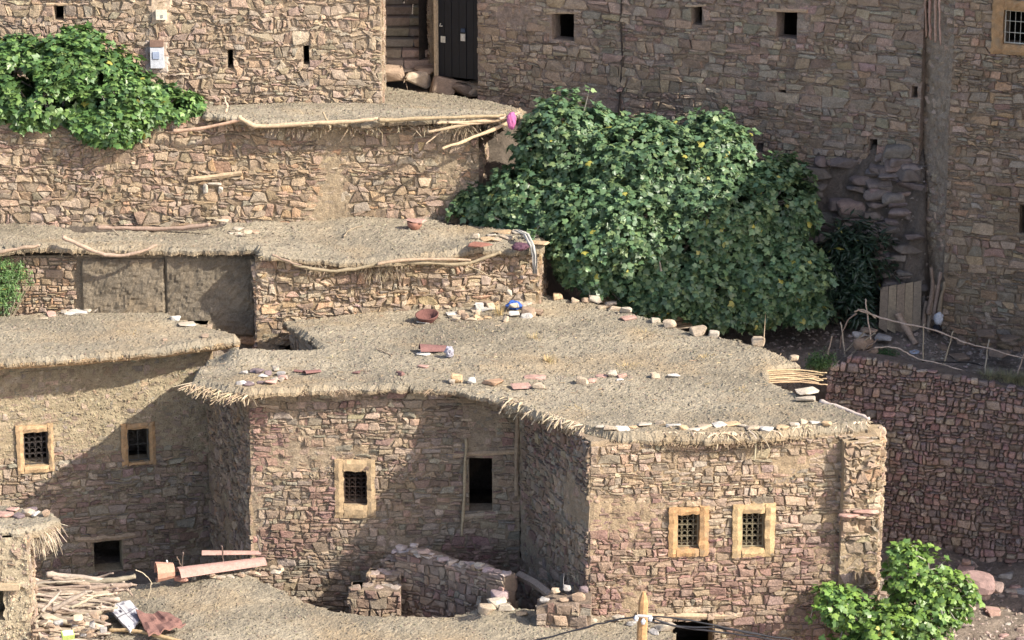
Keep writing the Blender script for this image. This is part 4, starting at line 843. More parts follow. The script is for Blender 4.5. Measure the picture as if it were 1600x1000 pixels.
# ============================================================ FOREGROUND ROOF
FR = empty('foreground_house', (X(600, -8, -5), -8.0, -6.6), 'nearest low house, only its wide gravelly earth roof showing at the bottom', 'house')
zf_ = -4.62
EF = [(1064, 1010, zf_), (1064, 1110, zf_-.1), (120, 1110, zf_-.1), (150, 1010, zf_-.05), (170, 985, zf_-.05), (158, 955, zf_-.02), (163, 928, zf_), (235, 908, zf_+.03), (330, 890, zf_+.05), (385, 898, zf_+.02), (440, 922, zf_), (510, 952, zf_-.02), (600, 966, zf_), (700, 962, zf_), (750, 950, zf_), (870, 952, zf_), (960, 962, zf_), (1040, 975, zf_)]
fo = px2roof(EF); roof('front', fo, FR, res=.045, seed=47, thick=.22, dome=.05, amp=.05, rim=.02, edgej=.10)
for u, v, a, b, c in FOOT:
    kk = dict(roofkey='front', z=zf_) if v > 946 else dict(y=-4.35)
    stone(u, v, a, b, c, 'one', group='stones at the foot of the right block', name='foot_stone', **kk)
fpoly = [np.array(p[:2]) for p in px2roof([(170, 975, zf_), (170, 1100, zf_), (1040, 1100, zf_), (1030, 1000, zf_), (600, 975, zf_), (340, 898, zf_)])]
for i in range(len(fpoly)):
    a, b = fpoly[i], fpoly[(i+1) % len(fpoly)]
    mb = MB(); wall(mb, a, b, -7.4, zf_-.22, seed=90+i, hmin=.14, hmax=.26, step=.25, room=False); mb.build('wall', M_STONE, FR)
fringe([tuple(W(u, v, z=zf_-.05)) for u, v in ((120, 1040), (165, 1000), (230, 990), (300, 1000), (360, 1020))], FR, dens=60, ln=(.05, .35), rad=(.006, .02), seed=14, spread=.9)
poles(FR, [([W(170, 985, z=zf_+.02), W(215, 985, z=zf_+.08), W(270, 1000, z=zf_+.05), W(330, 1012, z=zf_)], .04, .035)], name='edge_branch', col=[(.42, .30, .18)])
# ============================================================ FOREGROUND LEFT THATCHED HUT
HU = empty('thatched_hut', (X(0, -7), -7.0, -7.0), 'pebbly mud plastered hut at the lower left edge with shaggy straw eave', 'hut')
h0, h1, h2, h3 = pt(-110, -6.4, -3.5), pt(46, -6.3, -3.5), pt(52, -5.0, -3.5), pt(-110, -5.0, -3.5)
mb = MB(); wh = wall(mb, h0, h1, -7.2, -2.2, seed=95, holes=[(-26, 918, 12, 970)], cover=lambda s, z: float(vn(s*3, z*3, 0, 4) > .75)*.5, mud=(.40, .34, .24), rough=.07, hmin=.06, hmax=.11)
rng = np.random.default_rng(6)
for _ in range(2600):
    s_ = rng.uniform(0, wh['L']); z_ = rng.uniform(-6.5, -2.4)
    if any(h[0] < s_ < h[2] and h[1] < z_ < h[3] for h in wh['H']): continue
    r_ = rng.uniform(.012, .035); mb.add(wh['Pt'](s_, z_, 0)+oc*r_*rng.uniform(.6, 1.3, (5, 1)), of, rnd_col([(.42, .36, .26), (.48, .41, .30), (.36, .30, .21)], rng, .12))
mb.build('wall', M_STONE, HU)
for a, b, sdd in ((h1, h2, 96), (h2, h3, 97), (h3, h0, 98)):
    mb = MB(); wall(mb, a, b, -7.2, -2.2, seed=sdd, mud=(.40, .34, .24), room=False, rough=.05); mb.build('wall', M_STONE, HU)
mb = MB(); box(mb, wh['Pt'](wh['pix'](-8, 915)[0], wh['pix'](-8, 915)[1], .02), (.9, .14, .10), (.42, .33, .22)); mb.build('lintel', M_WOOD, HU)
zh = -2.12
EH = [(-110, 833, zh), (-30, 832, zh), (30, 830, zh), (70, 822, zh), (90, 812, zh)]
roof('hut', px2roof(EH+[(86, 800, zh), (50, 793, zh), (0, 789, zh), (-110, 786, zh)]), HU, res=.05, seed=49, thick=.15, dome=.05)
fringe(px2roof(EH+[(92, 800, zh)]), HU, dens=330, ln=(.03, .24), rad=(.004, .011), drop=.12, droop=1.6, seed=15, inn=.22, spread=.35, name='straw_eave', clump=.4, col=[(.44, .38, .28), (.38, .32, .24), (.52, .45, .34), (.31, .25, .18)])
for i, (u, v, a, b, c) in enumerate([(8, 806, 28, 12, PINK), (30, 808, 22, 12, PURP), (44, 805, 22, 15, TANR), (56, 806, 18, 12, WHT), (72, 806, 14, 14, BRN), (20, 798, 20, 8, PINK), (50, 797, 18, 7, PURP)]):
    stone(u, v, a, b, c, 'one of the flat pinkish stones weighing down the straw eave at the lower left', 'hut', z=zh, group='stones on the straw eave', name='weight_stone')
# ============================================================ LOOSE THINGS ON THE ROOFS
edge = [(870, 466, 24, 15, SAND, 'big tan boulder nearest the fig on the edge of the big roof'), (898, 472, 16, 12, TANR, None), (915, 472, 16, 13, BRN, None), (931, 473, 22, 15, PALE, None), (945, 482, 26, 10, TANR, None), (962, 484, 26, 13, TANR, None), (978, 488, 22, 14, PALE, None), (983, 498, 30, 8, PINK, None), (953, 474, 22, 8, PALE, None), (1024, 505, 18, 12, PALE, None), (1047, 511, 26, 17, TANR, None),
        (1092, 523, 28, 20, TANR, 'reddish boulder midway along the right edge of the big roof'), (1116, 527, 18, 16, PALE, 'pale wedge stone just right of the reddish boulder on the roof edge'), (1184, 540, 24, 20, TANR, 'squarish tan block near the far right corner of the big roof'), (1240, 563, 17, 13, TANR, 'small block at the right end of the roof edge above the stick eave'), (1258, 626, 34, 12, PALE, 'tan stone under the flat slab on the right eave'), (1262, 616, 40, 8, PALE, 'pale flat slab lying on a stone at the right eave')]
for u, v, a, b, c, l in edge:
    stone(u, v, a, b, c, l or 'one of the stones crowded in a row on the back right edge of the big roof', 'main', z=zr, group=None if l else 'row on the back right roof edge', name='roof_stone', lift=.05 if b == 8 and u > 1200 else 0)
mid = [(712, 598, 22, 22, SAND), (707, 600, 14, 13, PALE), (737, 599, 15, 14, WHT), (834, 607, 34, 0, None), (910, 599, 20, 16, TANR), (925, 597, 15, 10, PINK), (940, 589, 20, 9, PINK), (957, 588, 20, 14, PALE), (973, 589, 18, 10, PINK), (968, 594, 14, 5, WHT), (1023, 590, 17, 13, TANR), (1054, 588, 26, 8, WHT)]
for u, v, a, b, c in mid:
    if c is None: continue
    stone(u, v, a, b, c, 'one of the small stones scattered in a line across the middle of the big roof', 'main', z=zr, group='line across the big roof', name='roof_stone')
for u, v, a, b, c, l in [(814, 606, 34, 13, PINK, 'pinkish rounded slab in the trio of stones above the inner corner of the big roof'), (842, 607, 24, 14, TANR, 'tan rounded stone right of the pinkish slab above the inner corner'), (836, 591, 36, 8, PINK, 'long flat pink stone behind the trio above the inner corner'),
                         (772, 600, 34, 13, (.40, .26, .17), 'orange brown flat block lying by the centre of the front eave'), (624, 586, 18, 10, MAR, 'small maroon brick piece on the front left of the big roof'), (558, 583, 16, 6, MAR, 'thin maroon shard on the front left of the big roof'), (661, 574, 20, 7, PINK, 'lone pink flat stone in front of the broken clay shards'),
                         (826, 494, 24, 20, BRN, 'brown upright boulder casting a shadow right of the blue bag')]:
    stone(u, v, a, b, c, l, 'main', z=zr, name='roof_stone')
rl = np.random.default_rng(12)
for k in range(17):
    u = 372+rl.random()*76; v = 577+rl.random()*26-(u-372)*.05
    stone(u, v, rl.uniform(10, 24), rl.uniform(6, 12), [WHT, PURP, PALE, GRY, PURP, PINK][k % 6], 'one of the pale and purple stones heaped on the left front corner of the big roof', 'main', z=zr, group='stones on the left front corner', name='corner_stone')
for k in range(20):     # flat stones holding the right eave
    u = 935+k*19+rl.uniform(-5, 5); v = 668+4*math.sin(k)-(max(0, u-1200))*.05
    stone(u, v, rl.uniform(16, 30), rl.uniform(6, 11), [PALE, TANR, WHT, SAND][k % 4], 'one of the thin pale stones tucked along the straw edge of the right block', 'main', z=zr, group='thin stones on the right block eave', name='eave_stone')
for k in range(58):     # rubble spill at the foot of the middle house
    t = rl.random()**.7; u = 640+t*200; v = 460+rl.random()*44-(abs(u-760))*.04
    if u < 690 and v < 480: v += 18
    if 640 < u < 690 and 482 < v < 506: continue
    stone(u, v, rl.uniform(10, 25), rl.uniform(6, 15), [PALE, SAND, TANR, WHT, BRN, TANR][k % 6], 'one of the broken stones spilled on the big roof from the collapsed corner behind', 'main', z=zr, group='rubble below the collapsed corner', name='rubble_stone')
# pots and clay
def bowl(label, p, r, h, name='clay_bowl', col=(.14, .065, .055), tilt=0.0, brk=0.0):
    mb = MB(); n = 22; prof = [(r*.55, 0), (r*.92, h*.45), (r, h), (r*.90, h), (r*.82, h*.45), (.001, h*.12)]; V = []
    for i, (q, z) in enumerate(prof):
        for k in range(n):
            a = 2*math.pi*k/n; zz = z*(1-brk*(.5+.5*math.cos(a+1.9)) if i in (2, 3) else 1); V.append((q*math.cos(a), q*math.sin(a), zz))
    mb.add(V, [(i*n+k, i*n+(k+1) % n, (i+1)*n+(k+1) % n, (i+1)*n+k) for i in range(5) for k in range(n)], col); o = mb.build(name, M_CLAY, origin=(0, 0, 0), smooth=True); o.location = p; o.rotation_euler = (tilt, 0, 0); return tag(o, label, 'pot')
def onroof(key, u, v, z, up=0.0):
    p = W(u, v, z=z)
    for _ in range(4): p = W(u, v, z=ROOFS[key](p[0], p[1]))
    return p+np.array([0, 0, up])
bowl('broken dark red clay bowl on the back of the big roof', onroof('main', 667, 503, zr), .25, .22, brk=.45)
for u, v, a, b in ((662, 504, 22, 4), (658, 499, 9, 8)): stone(u, v, a, b, WHT, 'white pebble leaning on the broken clay bowl' if b == 8 else 'flat white stone before the broken clay bowl', 'main', z=zr, name='pebble')
def shell(label, p, r, L, a0, a1, ang, col=(.19, .10, .09), name='roof_tile', th=.02, roll=0.0, cat='tile'):
    mb = MB(); n = 10; m = 8; V = []
    for s_ in (0, 1):
        for i in range(m+1):
            for k in range(n+1):
                a = a0+(a1-a0)*k/n; q = r*(1-.25*i/m)-s_*th; V.append((L*(i/m-.5), q*math.cos(a), q*math.sin(a)))
    K = (m+1)*(n+1); F = []
    for i in range(m):
        for k in range(n): j = i*(n+1)+k; F += [(j, j+1, j+n+2, j+n+1), (K+j, K+j+n+1, K+j+n+2, K+j+1)]
    for i in range(m):
        for k in (0, n): j = i*(n+1)+k; F.append((j, j+n+1, j+n+1+K, j+K))
    for k in range(n):
        for i in (0, m): j = i*(n+1)+k; F.append((j, j+K, j+K+1, j+1))
    V = np.array(V) @ rotz(ang).T; V[:, 2] -= V[:, 2].min(); mb.add(V, F, col); o = mb.build(name, M_CLAY, origin=(0, 0, 0)); o.location = p; return tag(o, label, cat)
shell('curved red clay shard lying on the big roof behind two white slabs', onroof('main', 677, 550, zr), .22, .55, .3, 2.6, .15, name='clay_shard', cat='shard')
stone(668, 549, 24, 4, WHT, 'upper white slab leaning on the curved clay shard', 'main', z=zr, name='pebble'); stone(662, 554, 26, 5, WHT, 'lower white slab in front of the curved clay shard', 'main', z=zr, name='pebble')
shell('small folded maroon shard beside the stone heap on the left front corner', onroof('main', 488, 584, zr), .12, .34, .4, 2.4, .5, name='clay_shard', cat='shard')
shell('maroon tile fragment just left of the folded maroon shard', onroof('main', 470, 582, zr), .10, .26, .9, 2.2, -.1, name='clay_shard', cat='shard')
def bag(label, p, w_, h_, col, seed, name='plastic_bag', cat='bag', d_=None, amp=.35):
    bm = bmesh.new(); bmesh.ops.create_icosphere(bm, subdivisions=3, radius=1); V = np.array([v.co for v in bm.verts]); F = [tuple(v.index for v in f.verts) for f in bm.faces]; bm.free()
    k = 1+amp*(fbm(V[:, 0]*2.2+seed, V[:, 1]*2.2, V[:, 2]*2.2, seed, 4)-.5)*2; V = V*k[:, None]*np.array([w_/2, (d_ or w_)/2, h_/2]); V[:, 2] -= V[:, 2].min()
    mb = MB(); mb.add(V, F, col); o = mb.build(name, M_CLOTH, origin=(0, 0, 0)); o.location = p; return tag(o, label, cat)
bag('crumpled bright blue plastic bag in the rubble on the big roof', onroof('main', 803, 484, zr), .30, .17, (.05, .12, .40), 3, amp=.6)
bag('grey plastic bag beside the curved clay shard on the big roof', onroof('main', 702, 560, zr), .18, .24, (.34, .33, .38), 5, amp=.6)
# pink bag on the thatch corner
bag('pink plastic bag hanging from the sticks of the upper terrace eave', W(799, 203, y=7.35), .20, .40, (.46, .13, .29), 8, d_=.14)
# middle roof
p = onroof('mid', 648, 358, zm); bowl('red clay flue pot under a flat stone lid on the low house roof', p, .17, .17, name='clay_pot', col=(.28, .14, .10))
stone(650, 346, 32, 7, PINK, 'flat reddish stone lid resting on the clay flue pot', z=p[2]+.17, name='flat_stone', dep=.32)
for u, v, a, b, c, l in ((752, 385, 40, 9, (.30, .14, .10), 'round terracotta slab jutting from the eave of the low house'), (742, 374, 16, 12, PALE, 'pale block on the left end of the small stack on the low house corner'), (762, 376, 24, 10, SAND, 'tan block in the middle of the small stack on the low house corner'), (776, 376, 20, 8, TANR, None), (768, 369, 18, 8, PALE, None), (790, 372, 26, 7, TANR, None), (786, 364, 34, 6, SAND, None), (812, 364, 30, 8, PALE, None), (830, 370, 28, 8, TANR, None), (842, 380, 34, 6, SAND, None)):
    stone(u, v, a, b, c, l or 'one of the flat stones edging the right corner of the low house roof', 'mid', z=zm, group=None if l else 'flat stones on the low house corner', name='roof_stone')
# draped cloth on the corner of the middle house
mb = MB(); path = [(806, 364, 5.9), (822, 370, 5.5), (832, 384, 5.12), (836, 400, 5.08), (837, 415, 5.1), (837, 428, 5.12)]; V = []
for i, (u, v, y) in enumerate(path):
    for k in range(7): q = W(u-5+10*k/6*(1-.06*i), v+1.5*math.sin(k*1.9+i), y=y); q[1] += .05*math.sin(k*2.1+i); q[2] += .06 if i < 2 else 0; V.append(q)
Vb_ = [q+np.array([0, .03, -.01]) for q in V]; N_ = len(V); F = [(i*7+k, i*7+k+1, i*7+k+8, i*7+k+7) for i in range(5) for k in range(6)]; F += [tuple(x+N_ for x in f[::-1]) for f in F]
F += [(i*7, i*7+7, i*7+7+N_, i*7+N_) for i in range(5)]+[(i*7+6, i*7+6+N_, i*7+13+N_, i*7+13) for i in range(5)]+[(k, k+N_, k+1+N_, k+1) for k in range(6)]+[(35+k, 36+k, 36+k+N_, 35+k+N_) for k in range(6)]
mb.add(V+Vb_, F, (.46, .44, .40)); tag(mb.build('draped_cloth', M_CLOTH, smooth=True), 'dirty white cloth draped over the right corner of the low house roof', 'cloth')
bag('dark maroon rag stuffed under the white cloth on the low house corner', W(812, 392, y=5.05), .34, .18, (.10, .05, .07), 12, name='rag', cat='rag')
def branch(label, pts, r0, r1, group=None, name='branch', col=[(.37, .29, .20), (.31, .24, .17)], cat='branch', m=M_WOOD):
    P = smoothpath(pts); n = len(P); mb = MB(); tube(mb, P+RNG.normal(0, .006, P.shape), np.linspace(r0, r1, n)*(1+.15*np.sin(np.arange(n)*1.3)), rnd_col(col, RNG), 7, .25); return tag(mb.build(name, m, smooth=True), label, cat, group)
branch('long sagging branch lying along the eave over the left mud panel', [W(u, v, y=y) for u, v, y in ((98, 371, 5.2), (128, 384, 5.1), (160, 398, 5.05), (195, 400, 5.02), (222, 394, 5.02), (245, 382, 5.1))], .05, .03)
branch('bent branch along the left end of the low house eave', [W(u, v, y=y) for u, v, y in ((-30, 402, 5.2), (0, 394, 5.15), (30, 388, 5.15), (62, 384, 5.2))], .045, .035)
branch('thick straight pole lying at the foot of the upper rubble wall', [W(u, v, y=y) for u, v, y in ((152, 355, 7.5), (220, 357, 7.4), (280, 357, 7.3), (328, 351, 7.2))], .045, .05)
branch('short stick slanting down from the thick pole at the upper wall foot', [W(u, v, y=y) for u, v, y in ((175, 358, 7.3), (188, 370, 7.1), (200, 378, 6.9))], .02, .015)
branch('long wavy branch hanging along the eave of the low house above the rubble wall', [W(u, v, y=y) for u, v, y in ((458, 414, 4.5), (490, 421, 4.48), (530, 424, 4.5), (570, 418, 4.55), (600, 408, 4.6), (660, 411, 4.7), (728, 414, 4.8), (755, 404, 4.85), (782, 394, 4.95))], .035, .04)
branch('upper forked branch lying on the eave of the low house', [W(u, v, y=y) for u, v, y in ((590, 413, 4.5), (620, 407, 4.55), (680, 404, 4.7), (735, 406, 4.8))], .04, .03)
branch('thin broken stick hanging below the wavy branch end', [W(u, v, y=y) for u, v, y in ((730, 414, 4.8), (748, 423, 4.75), (766, 432, 4.7))], .016, .014)
branch('short stick over the stone corner left of the wavy branch', [W(u, v, y=y) for u, v, y in ((425, 398, 4.4), (450, 408, 4.35), (470, 415, 4.35))], .025, .02)
branch('pale curved twig lying alone on the low house roof', [onroof('mid', u, v, zm, .03) for u, v in ((537, 372), (545, 360), (566, 355))], .018, .012)
branch('long pole leaning on the wall left of the dark doorway', [wc['Pt'](*wc['pix'](u, v), o_) for u, v, o_ in ((729, 683, .10), (727, 740, .12), (724, 790, .15), (722, 831, .2))], .030, .034, col=[(.38, .28, .19)], name='leaning_pole', cat='pole')
branch('small twig beside the pink stone on the big roof', [onroof('main', u, v, zr, .02) for u, v in ((588, 546), (600, 551), (612, 557))], .012, .01)
for k, (u, v, a, b, c) in enumerate([(68, 496, 14, 5, TANR), (100, 487, 12, 7, PALE), (120, 488, 34, 9, WHT), (137, 486, 14, 9, PALE), (150, 486, 16, 11, PALE), (184, 484, 12, 7, WHT), (194, 483, 12, 7, GRY), (210, 482, 10, 8, PALE), (80, 492, 16, 12, PINK)]):
    stone(u, v+2, a, b, c, 'one of the pale stones lined up on the back edge of the left house roof', 'left', z=zl, group='stones on the back edge of the left roof', name='roof_stone')
for u, v, a, b, c, l in ((274, 500, 18, 11, WHT, 'white pointed stone on the back right slope of the left roof'), (292, 508, 28, 6, PALE, 'long flat pale stone on the back right slope of the left roof'), (320, 527, 15, 9, BRN, 'small brown cube of stone near the right tip of the left roof'), (258, 532, 10, 6, BRN, 'tiny brown stone in the open middle of the left roof')):
    stone(u, v, a, b, c, l, 'left', z=zl, name='roof_stone')
for u, v, a, b, c, l in ((294, 136, 30, 9, BRN, 'flat brown stone at the left of the trio on the upper terrace roof'), (326, 132, 36, 16, TANR, 'long rounded stone in the middle of the trio on the upper terrace roof'), (349, 132, 16, 14, PALE, 'pale squarish stone at the right of the trio on the upper terrace roof')):
    stone(u, v, a, b, c, l, 'terrace', z=zt3, name='roof_stone', rnd=(a > 20))
for k in range(22):   # rubble in the dark pit between left roof and middle house
    stone(rl.uniform(400, 520), rl.uniform(515, 548), rl.uniform(12, 24), rl.uniform(8, 16), [GRY, PALE, BRN, TANR][k % 4], 'one of the broken stones in the dark pit between the left roof and the low house', y=rl.uniform(5.0, 5.25), group='rubble in the dark pit', name='pit_stone')
for k in range(10):
    stone(345+rl.uniform(0, 60), 352+rl.uniform(-8, 26), rl.uniform(14, 28), rl.uniform(6, 12), [BRN, PALE, TANR][k % 3], 'one of the stones heaped by the pole end below the upper rubble wall', y=7.2-rl.random()*.6, group='stones at the pole end', name='rubble_stone')
# tufts of dry grass
STR = [(.50, .38, .18), (.46, .34, .15), (.56, .44, .24)]
tuft('straw yellow grass tuft in the middle of the big roof', onroof('main', 858, 566, zr), .22, .35, 60, STR, 1); tuft('smaller straw coloured tuft behind the middle tuft on the big roof', onroof('main', 836, 530, zr), .16, .3, 35, STR, 2)
tuft('dry weeds at the foot of the rubble spill by the blue bag', onroof('main', 782, 492, zr), .30, .35, 50, STR, 3); tuft('faint dry grass tuft on the left roof', onroof('left', 205, 520, zl), .07, .4, 30, STR, 4)
mb = MB(); rt = np.random.default_rng(9)
for _ in range(260):
    u = rt.uniform(330, 1280); v = rt.uniform(482, 650); q = W(u, v, z=zr)
    if not inpoly(np.array([q[0]]), np.array([q[1]]), [p_[:2] for p_ in out])[0]: continue
    q[2] = ROOFS['main'](q[0], q[1])+.012; a = rt.random()*6.28; l = rt.uniform(.04, .2); tube(mb, [q, q+np.array([math.cos(a)*l, math.sin(a)*l, .008])], rt.uniform(.004, .009), rnd_col([(.50, .40, .26), (.25, .18, .12)], rt), 3)
tag(mb.build('straw_litter', M_STRAW), 'loose straw and twigs littered over the big earth roof', 'straw', kind='stuff')

for k, (u, v, h) in enumerate(((980, 574, .10), (1105, 560, .08), (905, 640, .08), (1010, 520, .09), (520, 560, .07), (745, 520, .09), (1160, 610, .08))):
    tuft(('low faded tuft behind the line of small stones', 'low faded tuft near the right end of the stone line', 'low faded tuft above the inner eave corner', 'low faded tuft near the boulders on the back edge', 'low faded tuft beside the maroon shard on the left', 'low faded tuft before the rubble spill', 'low faded tuft near the stick eave at the right')[k]+' of the big roof', onroof('main', u, v, zr), h, .45, 40, STR, 40+k)
gv = MB(); rg = np.random.default_rng(8); cnt = 0
oc2 = np.array([(1, 0, 0), (0, 1, 0), (-1, 0, 0), (0, -1, 0), (0, 0, 1.)]); of2 = np.array([(0, 1, 4), (1, 2, 4), (2, 3, 4), (3, 0, 4)])
gx_ = rg.uniform(5.5, 12.5, 9000); gy_ = rg.uniform(-4.5, 8, 9000); gz_ = G(gx_, gy_)
for x, y, z in zip(gx_, gy_, gz_):
    if abs(y-yw(x)+.0) < .5: continue
    r_ = .015+.07*rg.random()**4; gv.add(oc2*r_*rg.uniform(.5, 1.3, (5, 1))*[1, 1, .7]+[x, y, z-.004], of2, rnd_col([(.36, .31, .26), (.28, .23, .19), (.34, .26, .22)], rg, .2))
tag(gv.build('gravel', M_ROCK), 'gravel and broken chips over the shaded yard and path', 'gravel', kind='stuff')
# ============================================================ PLANTS
def ell(u, v, y, wu_, hv, dy):
    c = W(u, v, y=y); k = np.linalg.norm(c-CAM)/FPX; return (tuple(c), (wu_*k/2, dy, hv*k/2*1.0))
fig('large dark green fig tree spreading behind the big roof', (X(1010, 7, -1), 7.0, -2.5),
    [ell(885, 225, 7.6, 160, 160, .9), ell(1010, 260, 7.2, 260, 150, 1.2), ell(1115, 240, 7.3, 130, 130, .9), ell(850, 320, 7.4, 200, 150, .9), ell(980, 360, 6.6, 260, 190, 1.3), ell(1110, 350, 6.6, 220, 190, 1.2), ell(1205, 320, 7.0, 150, 160, .9), ell(1200, 430, 6.4, 190, 140, 1.0), ell(1060, 440, 6.2, 220, 120, 1.0), ell(930, 410, 6.3, 130, 100, .6), ell(760, 325, 7.75, 110, 70, .35), ell(1260, 480, 6.2, 90, 60, .5), ell(1150, 480, 6.1, 160, 70, .6)],
    10500, .118, FIGC, 1, trunk_r=.16)
fig('leafy fig tree spilling over the rubble wall at upper left', (X(90, 9, 1), 9.0, 1.1),
    [ell(20, 120, 8.8, 180, 120, .7), ell(120, 125, 8.6, 190, 130, .8), ell(125, 80, 9.2, 70, 80, .5), ell(190, 165, 8.2, 150, 110, .6), ell(255, 165, 8.2, 120, 60, .4), ell(60, 160, 8.2, 190, 90, .6), ell(165, 195, 7.75, 110, 60, .3), ell(-60, 120, 8.6, 140, 130, .7)],
    4300, .135, [(.085, .165, .05), (.11, .20, .055), (.07, .14, .05), (.15, .24, .07)], 2)
fig('bright green young fig bush at the lower right corner of the big house', (X(1430, -4, -6), -4.2, -6.5),
    [ell(1430, 900, -4.2, 110, 100, .5), ell(1410, 868, -4.3, 50, 50, .3), ell(1465, 930, -4.2, 130, 100, .6), ell(1320, 950, -4.4, 110, 70, .45), ell(1400, 970, -4.5, 200, 90, .7), ell(1300, 930, -4.4, 50, 40, .25), ell(1370, 1010, -4.6, 200, 60, .6)],
    1150, .11, [(.15, .25, .05), (.12, .21, .05), (.19, .29, .065), (.09, .17, .045)], 3, name='fig_bush', cat='bush', trunk_r=.04, rmin=.25)
def shrub(label, base, blobs, n, size, cols, seed, name='shrub', cat='shrub'):
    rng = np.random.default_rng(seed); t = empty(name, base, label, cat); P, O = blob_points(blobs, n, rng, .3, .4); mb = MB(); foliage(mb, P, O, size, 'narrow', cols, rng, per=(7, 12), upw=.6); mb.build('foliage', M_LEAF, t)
    b = MB()
    for i in rng.integers(0, len(P), 24): tube(b, [np.array(base), (np.array(base)+P[i])/2+rng.normal(0, .05, 3), P[i]], [.025, .015, .006], (.2, .17, .12), 4)
    b.build('stem', M_WOOD, t); return t
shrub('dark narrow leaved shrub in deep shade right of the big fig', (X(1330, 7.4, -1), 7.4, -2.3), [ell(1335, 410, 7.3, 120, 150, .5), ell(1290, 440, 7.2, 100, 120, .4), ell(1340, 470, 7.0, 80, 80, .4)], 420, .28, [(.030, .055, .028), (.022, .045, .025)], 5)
shrub('feathery green bush at the left edge behind the left house', (X(5, 5.3, -1), 5.2, -1.8), [ell(5, 440, 5.3, 90, 90, .25), ell(-20, 470, 5.3, 110, 70, .25), ell(20, 425, 5.35, 40, 40, .15)], 620, .09, [(.13, .22, .07), (.10, .19, .06)], 6)
shrub('small green weed clump where the retaining wall meets the big roof', (X(1282, 4.2, -2), 4.1, -2.4), [ell(1283, 563, 4.0, 50, 34, .2)], 130, .10, [(.07, .14, .04), (.09, .16, .05)], 7, name='weed_clump', cat='weeds')
shrub('low green weeds on the yard ground behind the retaining wall', (X(1380, 5.6, -2), 5.4, -2.3), [ell(1380, 551, 5.4, 46, 16, .2)], 60, .09, [(.06, .12, .04)], 8, name='weed_clump', cat='weeds')
for k, (u, v, h) in enumerate(((1545, 598, .36), (1575, 602, .40), (1600, 603, .38))):
    tuft(('left', 'middle', 'right')[k]+' pale dry grass tuft on top of the retaining wall', W(u, v+2, y=float(yw(X(u, 4, -2)))+.25), h, .45, 420, [(.32, .30, .17), (.38, .34, .20), (.26, .27, .14)], 20+k, wd=.008)

# ============================================================ YARD AT RIGHT
def yp(u, v, dy=.45): return W(u, v, y=float(yw(X(u, 4.5, -2)))+dy)
for a, b, l in (((1443, 506), (1442, 590), 'dark upright stake at the left of the yard fence above the retaining wall'), ((1490, 515), (1468, 592), 'leaning pale stake in the middle of the yard fence'), ((1545, 531), (1538, 594), 'pale upright stake right of the leaning one in the yard fence'), ((1600, 553), (1586, 598), 'rightmost leaning stake of the yard fence'),
                ((1352, 467), (1361, 530), 'forked upright stake where the fence branches meet'), ((1314, 503), (1321, 560), 'thin pale stake near the weed clump'), ((1300, 525), (1292, 560), 'short pale stake leaning left by the weed clump')):
    branch(l, [yp(*a, .5), yp((a[0]+b[0])/2, (a[1]+b[1])/2, .5), yp(*b, .5)], .015, .018, name='fence_stake', cat='stake', col=[(.42, .34, .26), (.36, .28, .21)])
branch('long upper rail branch of the yard fence', [yp(u, v, .42) for u, v in ((1340, 484), (1372, 495), (1410, 506), (1450, 512), (1485, 525), (1510, 537), (1545, 544), (1570, 552), (1610, 562))], .019, .013, name='fence_rail', cat='rail', col=[(.50, .40, .31)])
branch('short crossing branch at the left end of the upper rail', [yp(u, v, .40) for u, v in ((1335, 487), (1350, 482), (1368, 497))], .018, .015, name='fence_rail', cat='rail')
branch('lower wavy rail branch of the yard fence', [yp(u, v, .40) for u, v in ((1366, 543), (1400, 542), (1420, 552), (1435, 562), (1470, 568), (1500, 578), (1528, 586))], .016, .012, name='fence_rail', cat='rail', col=[(.48, .39, .30)])
branch('black hose lying between the fence stakes', [yp(u, v, .46) for u, v in ((1440, 564), (1480, 566), (1520, 567), (1536, 571))], .012, .012, name='hose', cat='hose', col=[(.02, .02, .02)])
branch('bent bare branch sloping from the fence to the pit', [yp(u, v, .6) for u, v in ((1338, 490), (1322, 502), (1315, 525), (1312, 545))], .018, .014)
for k, q in enumerate((((1330, 555), (1345, 535), (1368, 520)), ((1320, 550), (1340, 530), (1352, 515)), ((1335, 560), (1352, 545), (1372, 530)), ((1322, 560), (1350, 550), (1366, 545)))):
    branch('one of the dark sticks piled round the stones at the left end of the yard fence', [yp(u, v, .5) for u, v in q], .022, .015, group='sticks at the left end of the yard fence', col=[(.30, .23, .17)])
for k, (u, v, a, b, c) in enumerate([(1346, 545, 40, 34, BRN), (1358, 520, 30, 14, BRN), (1340, 528, 28, 18, GRY), (1362, 552, 22, 14, BRN)]):
    stone(u, v, a, b, np.array(c)*.9, 'one of the rounded boulders stacked at the left end of the yard fence', y=5.3, group='boulders at the left end of the yard fence', name='boulder', rnd=True)
pn = empty('plank_panel', W(1405, 522, y=6.9), 'grey brown upright panel of old planks standing in the shaded yard', 'panel'); hw = []
for k in range(5):
    ua, ub = 1376+k*13, 1388+k*13; mb = MB(); V = [W(ua, 450-k*2.2, y=6.9), W(ub, 447-k*2.2, y=6.92), W(ub-2, 520+k, y=6.75), W(ua-3, 512+k*2, y=6.75)]; V2 = [q+np.array([0, .04, 0]) for q in V]
    mb.add(V+V2, [(0, 3, 2, 1), (4, 5, 6, 7), (0, 1, 5, 4), (1, 2, 6, 5), (2, 3, 7, 6), (3, 0, 4, 7)], rnd_col([(.24, .19, .14), (.30, .22, .15), (.20, .16, .12)], RNG)); mb.build('plank', M_WOOD, pn)
branch('short plank leaning on the foot of the plank panel', [W(1402, 490, y=6.6), W(1415, 513, y=6.45), W(1430, 537, y=6.3)], .085, .07, name='leaning_plank', cat='plank', col=[(.34, .26, .18)])
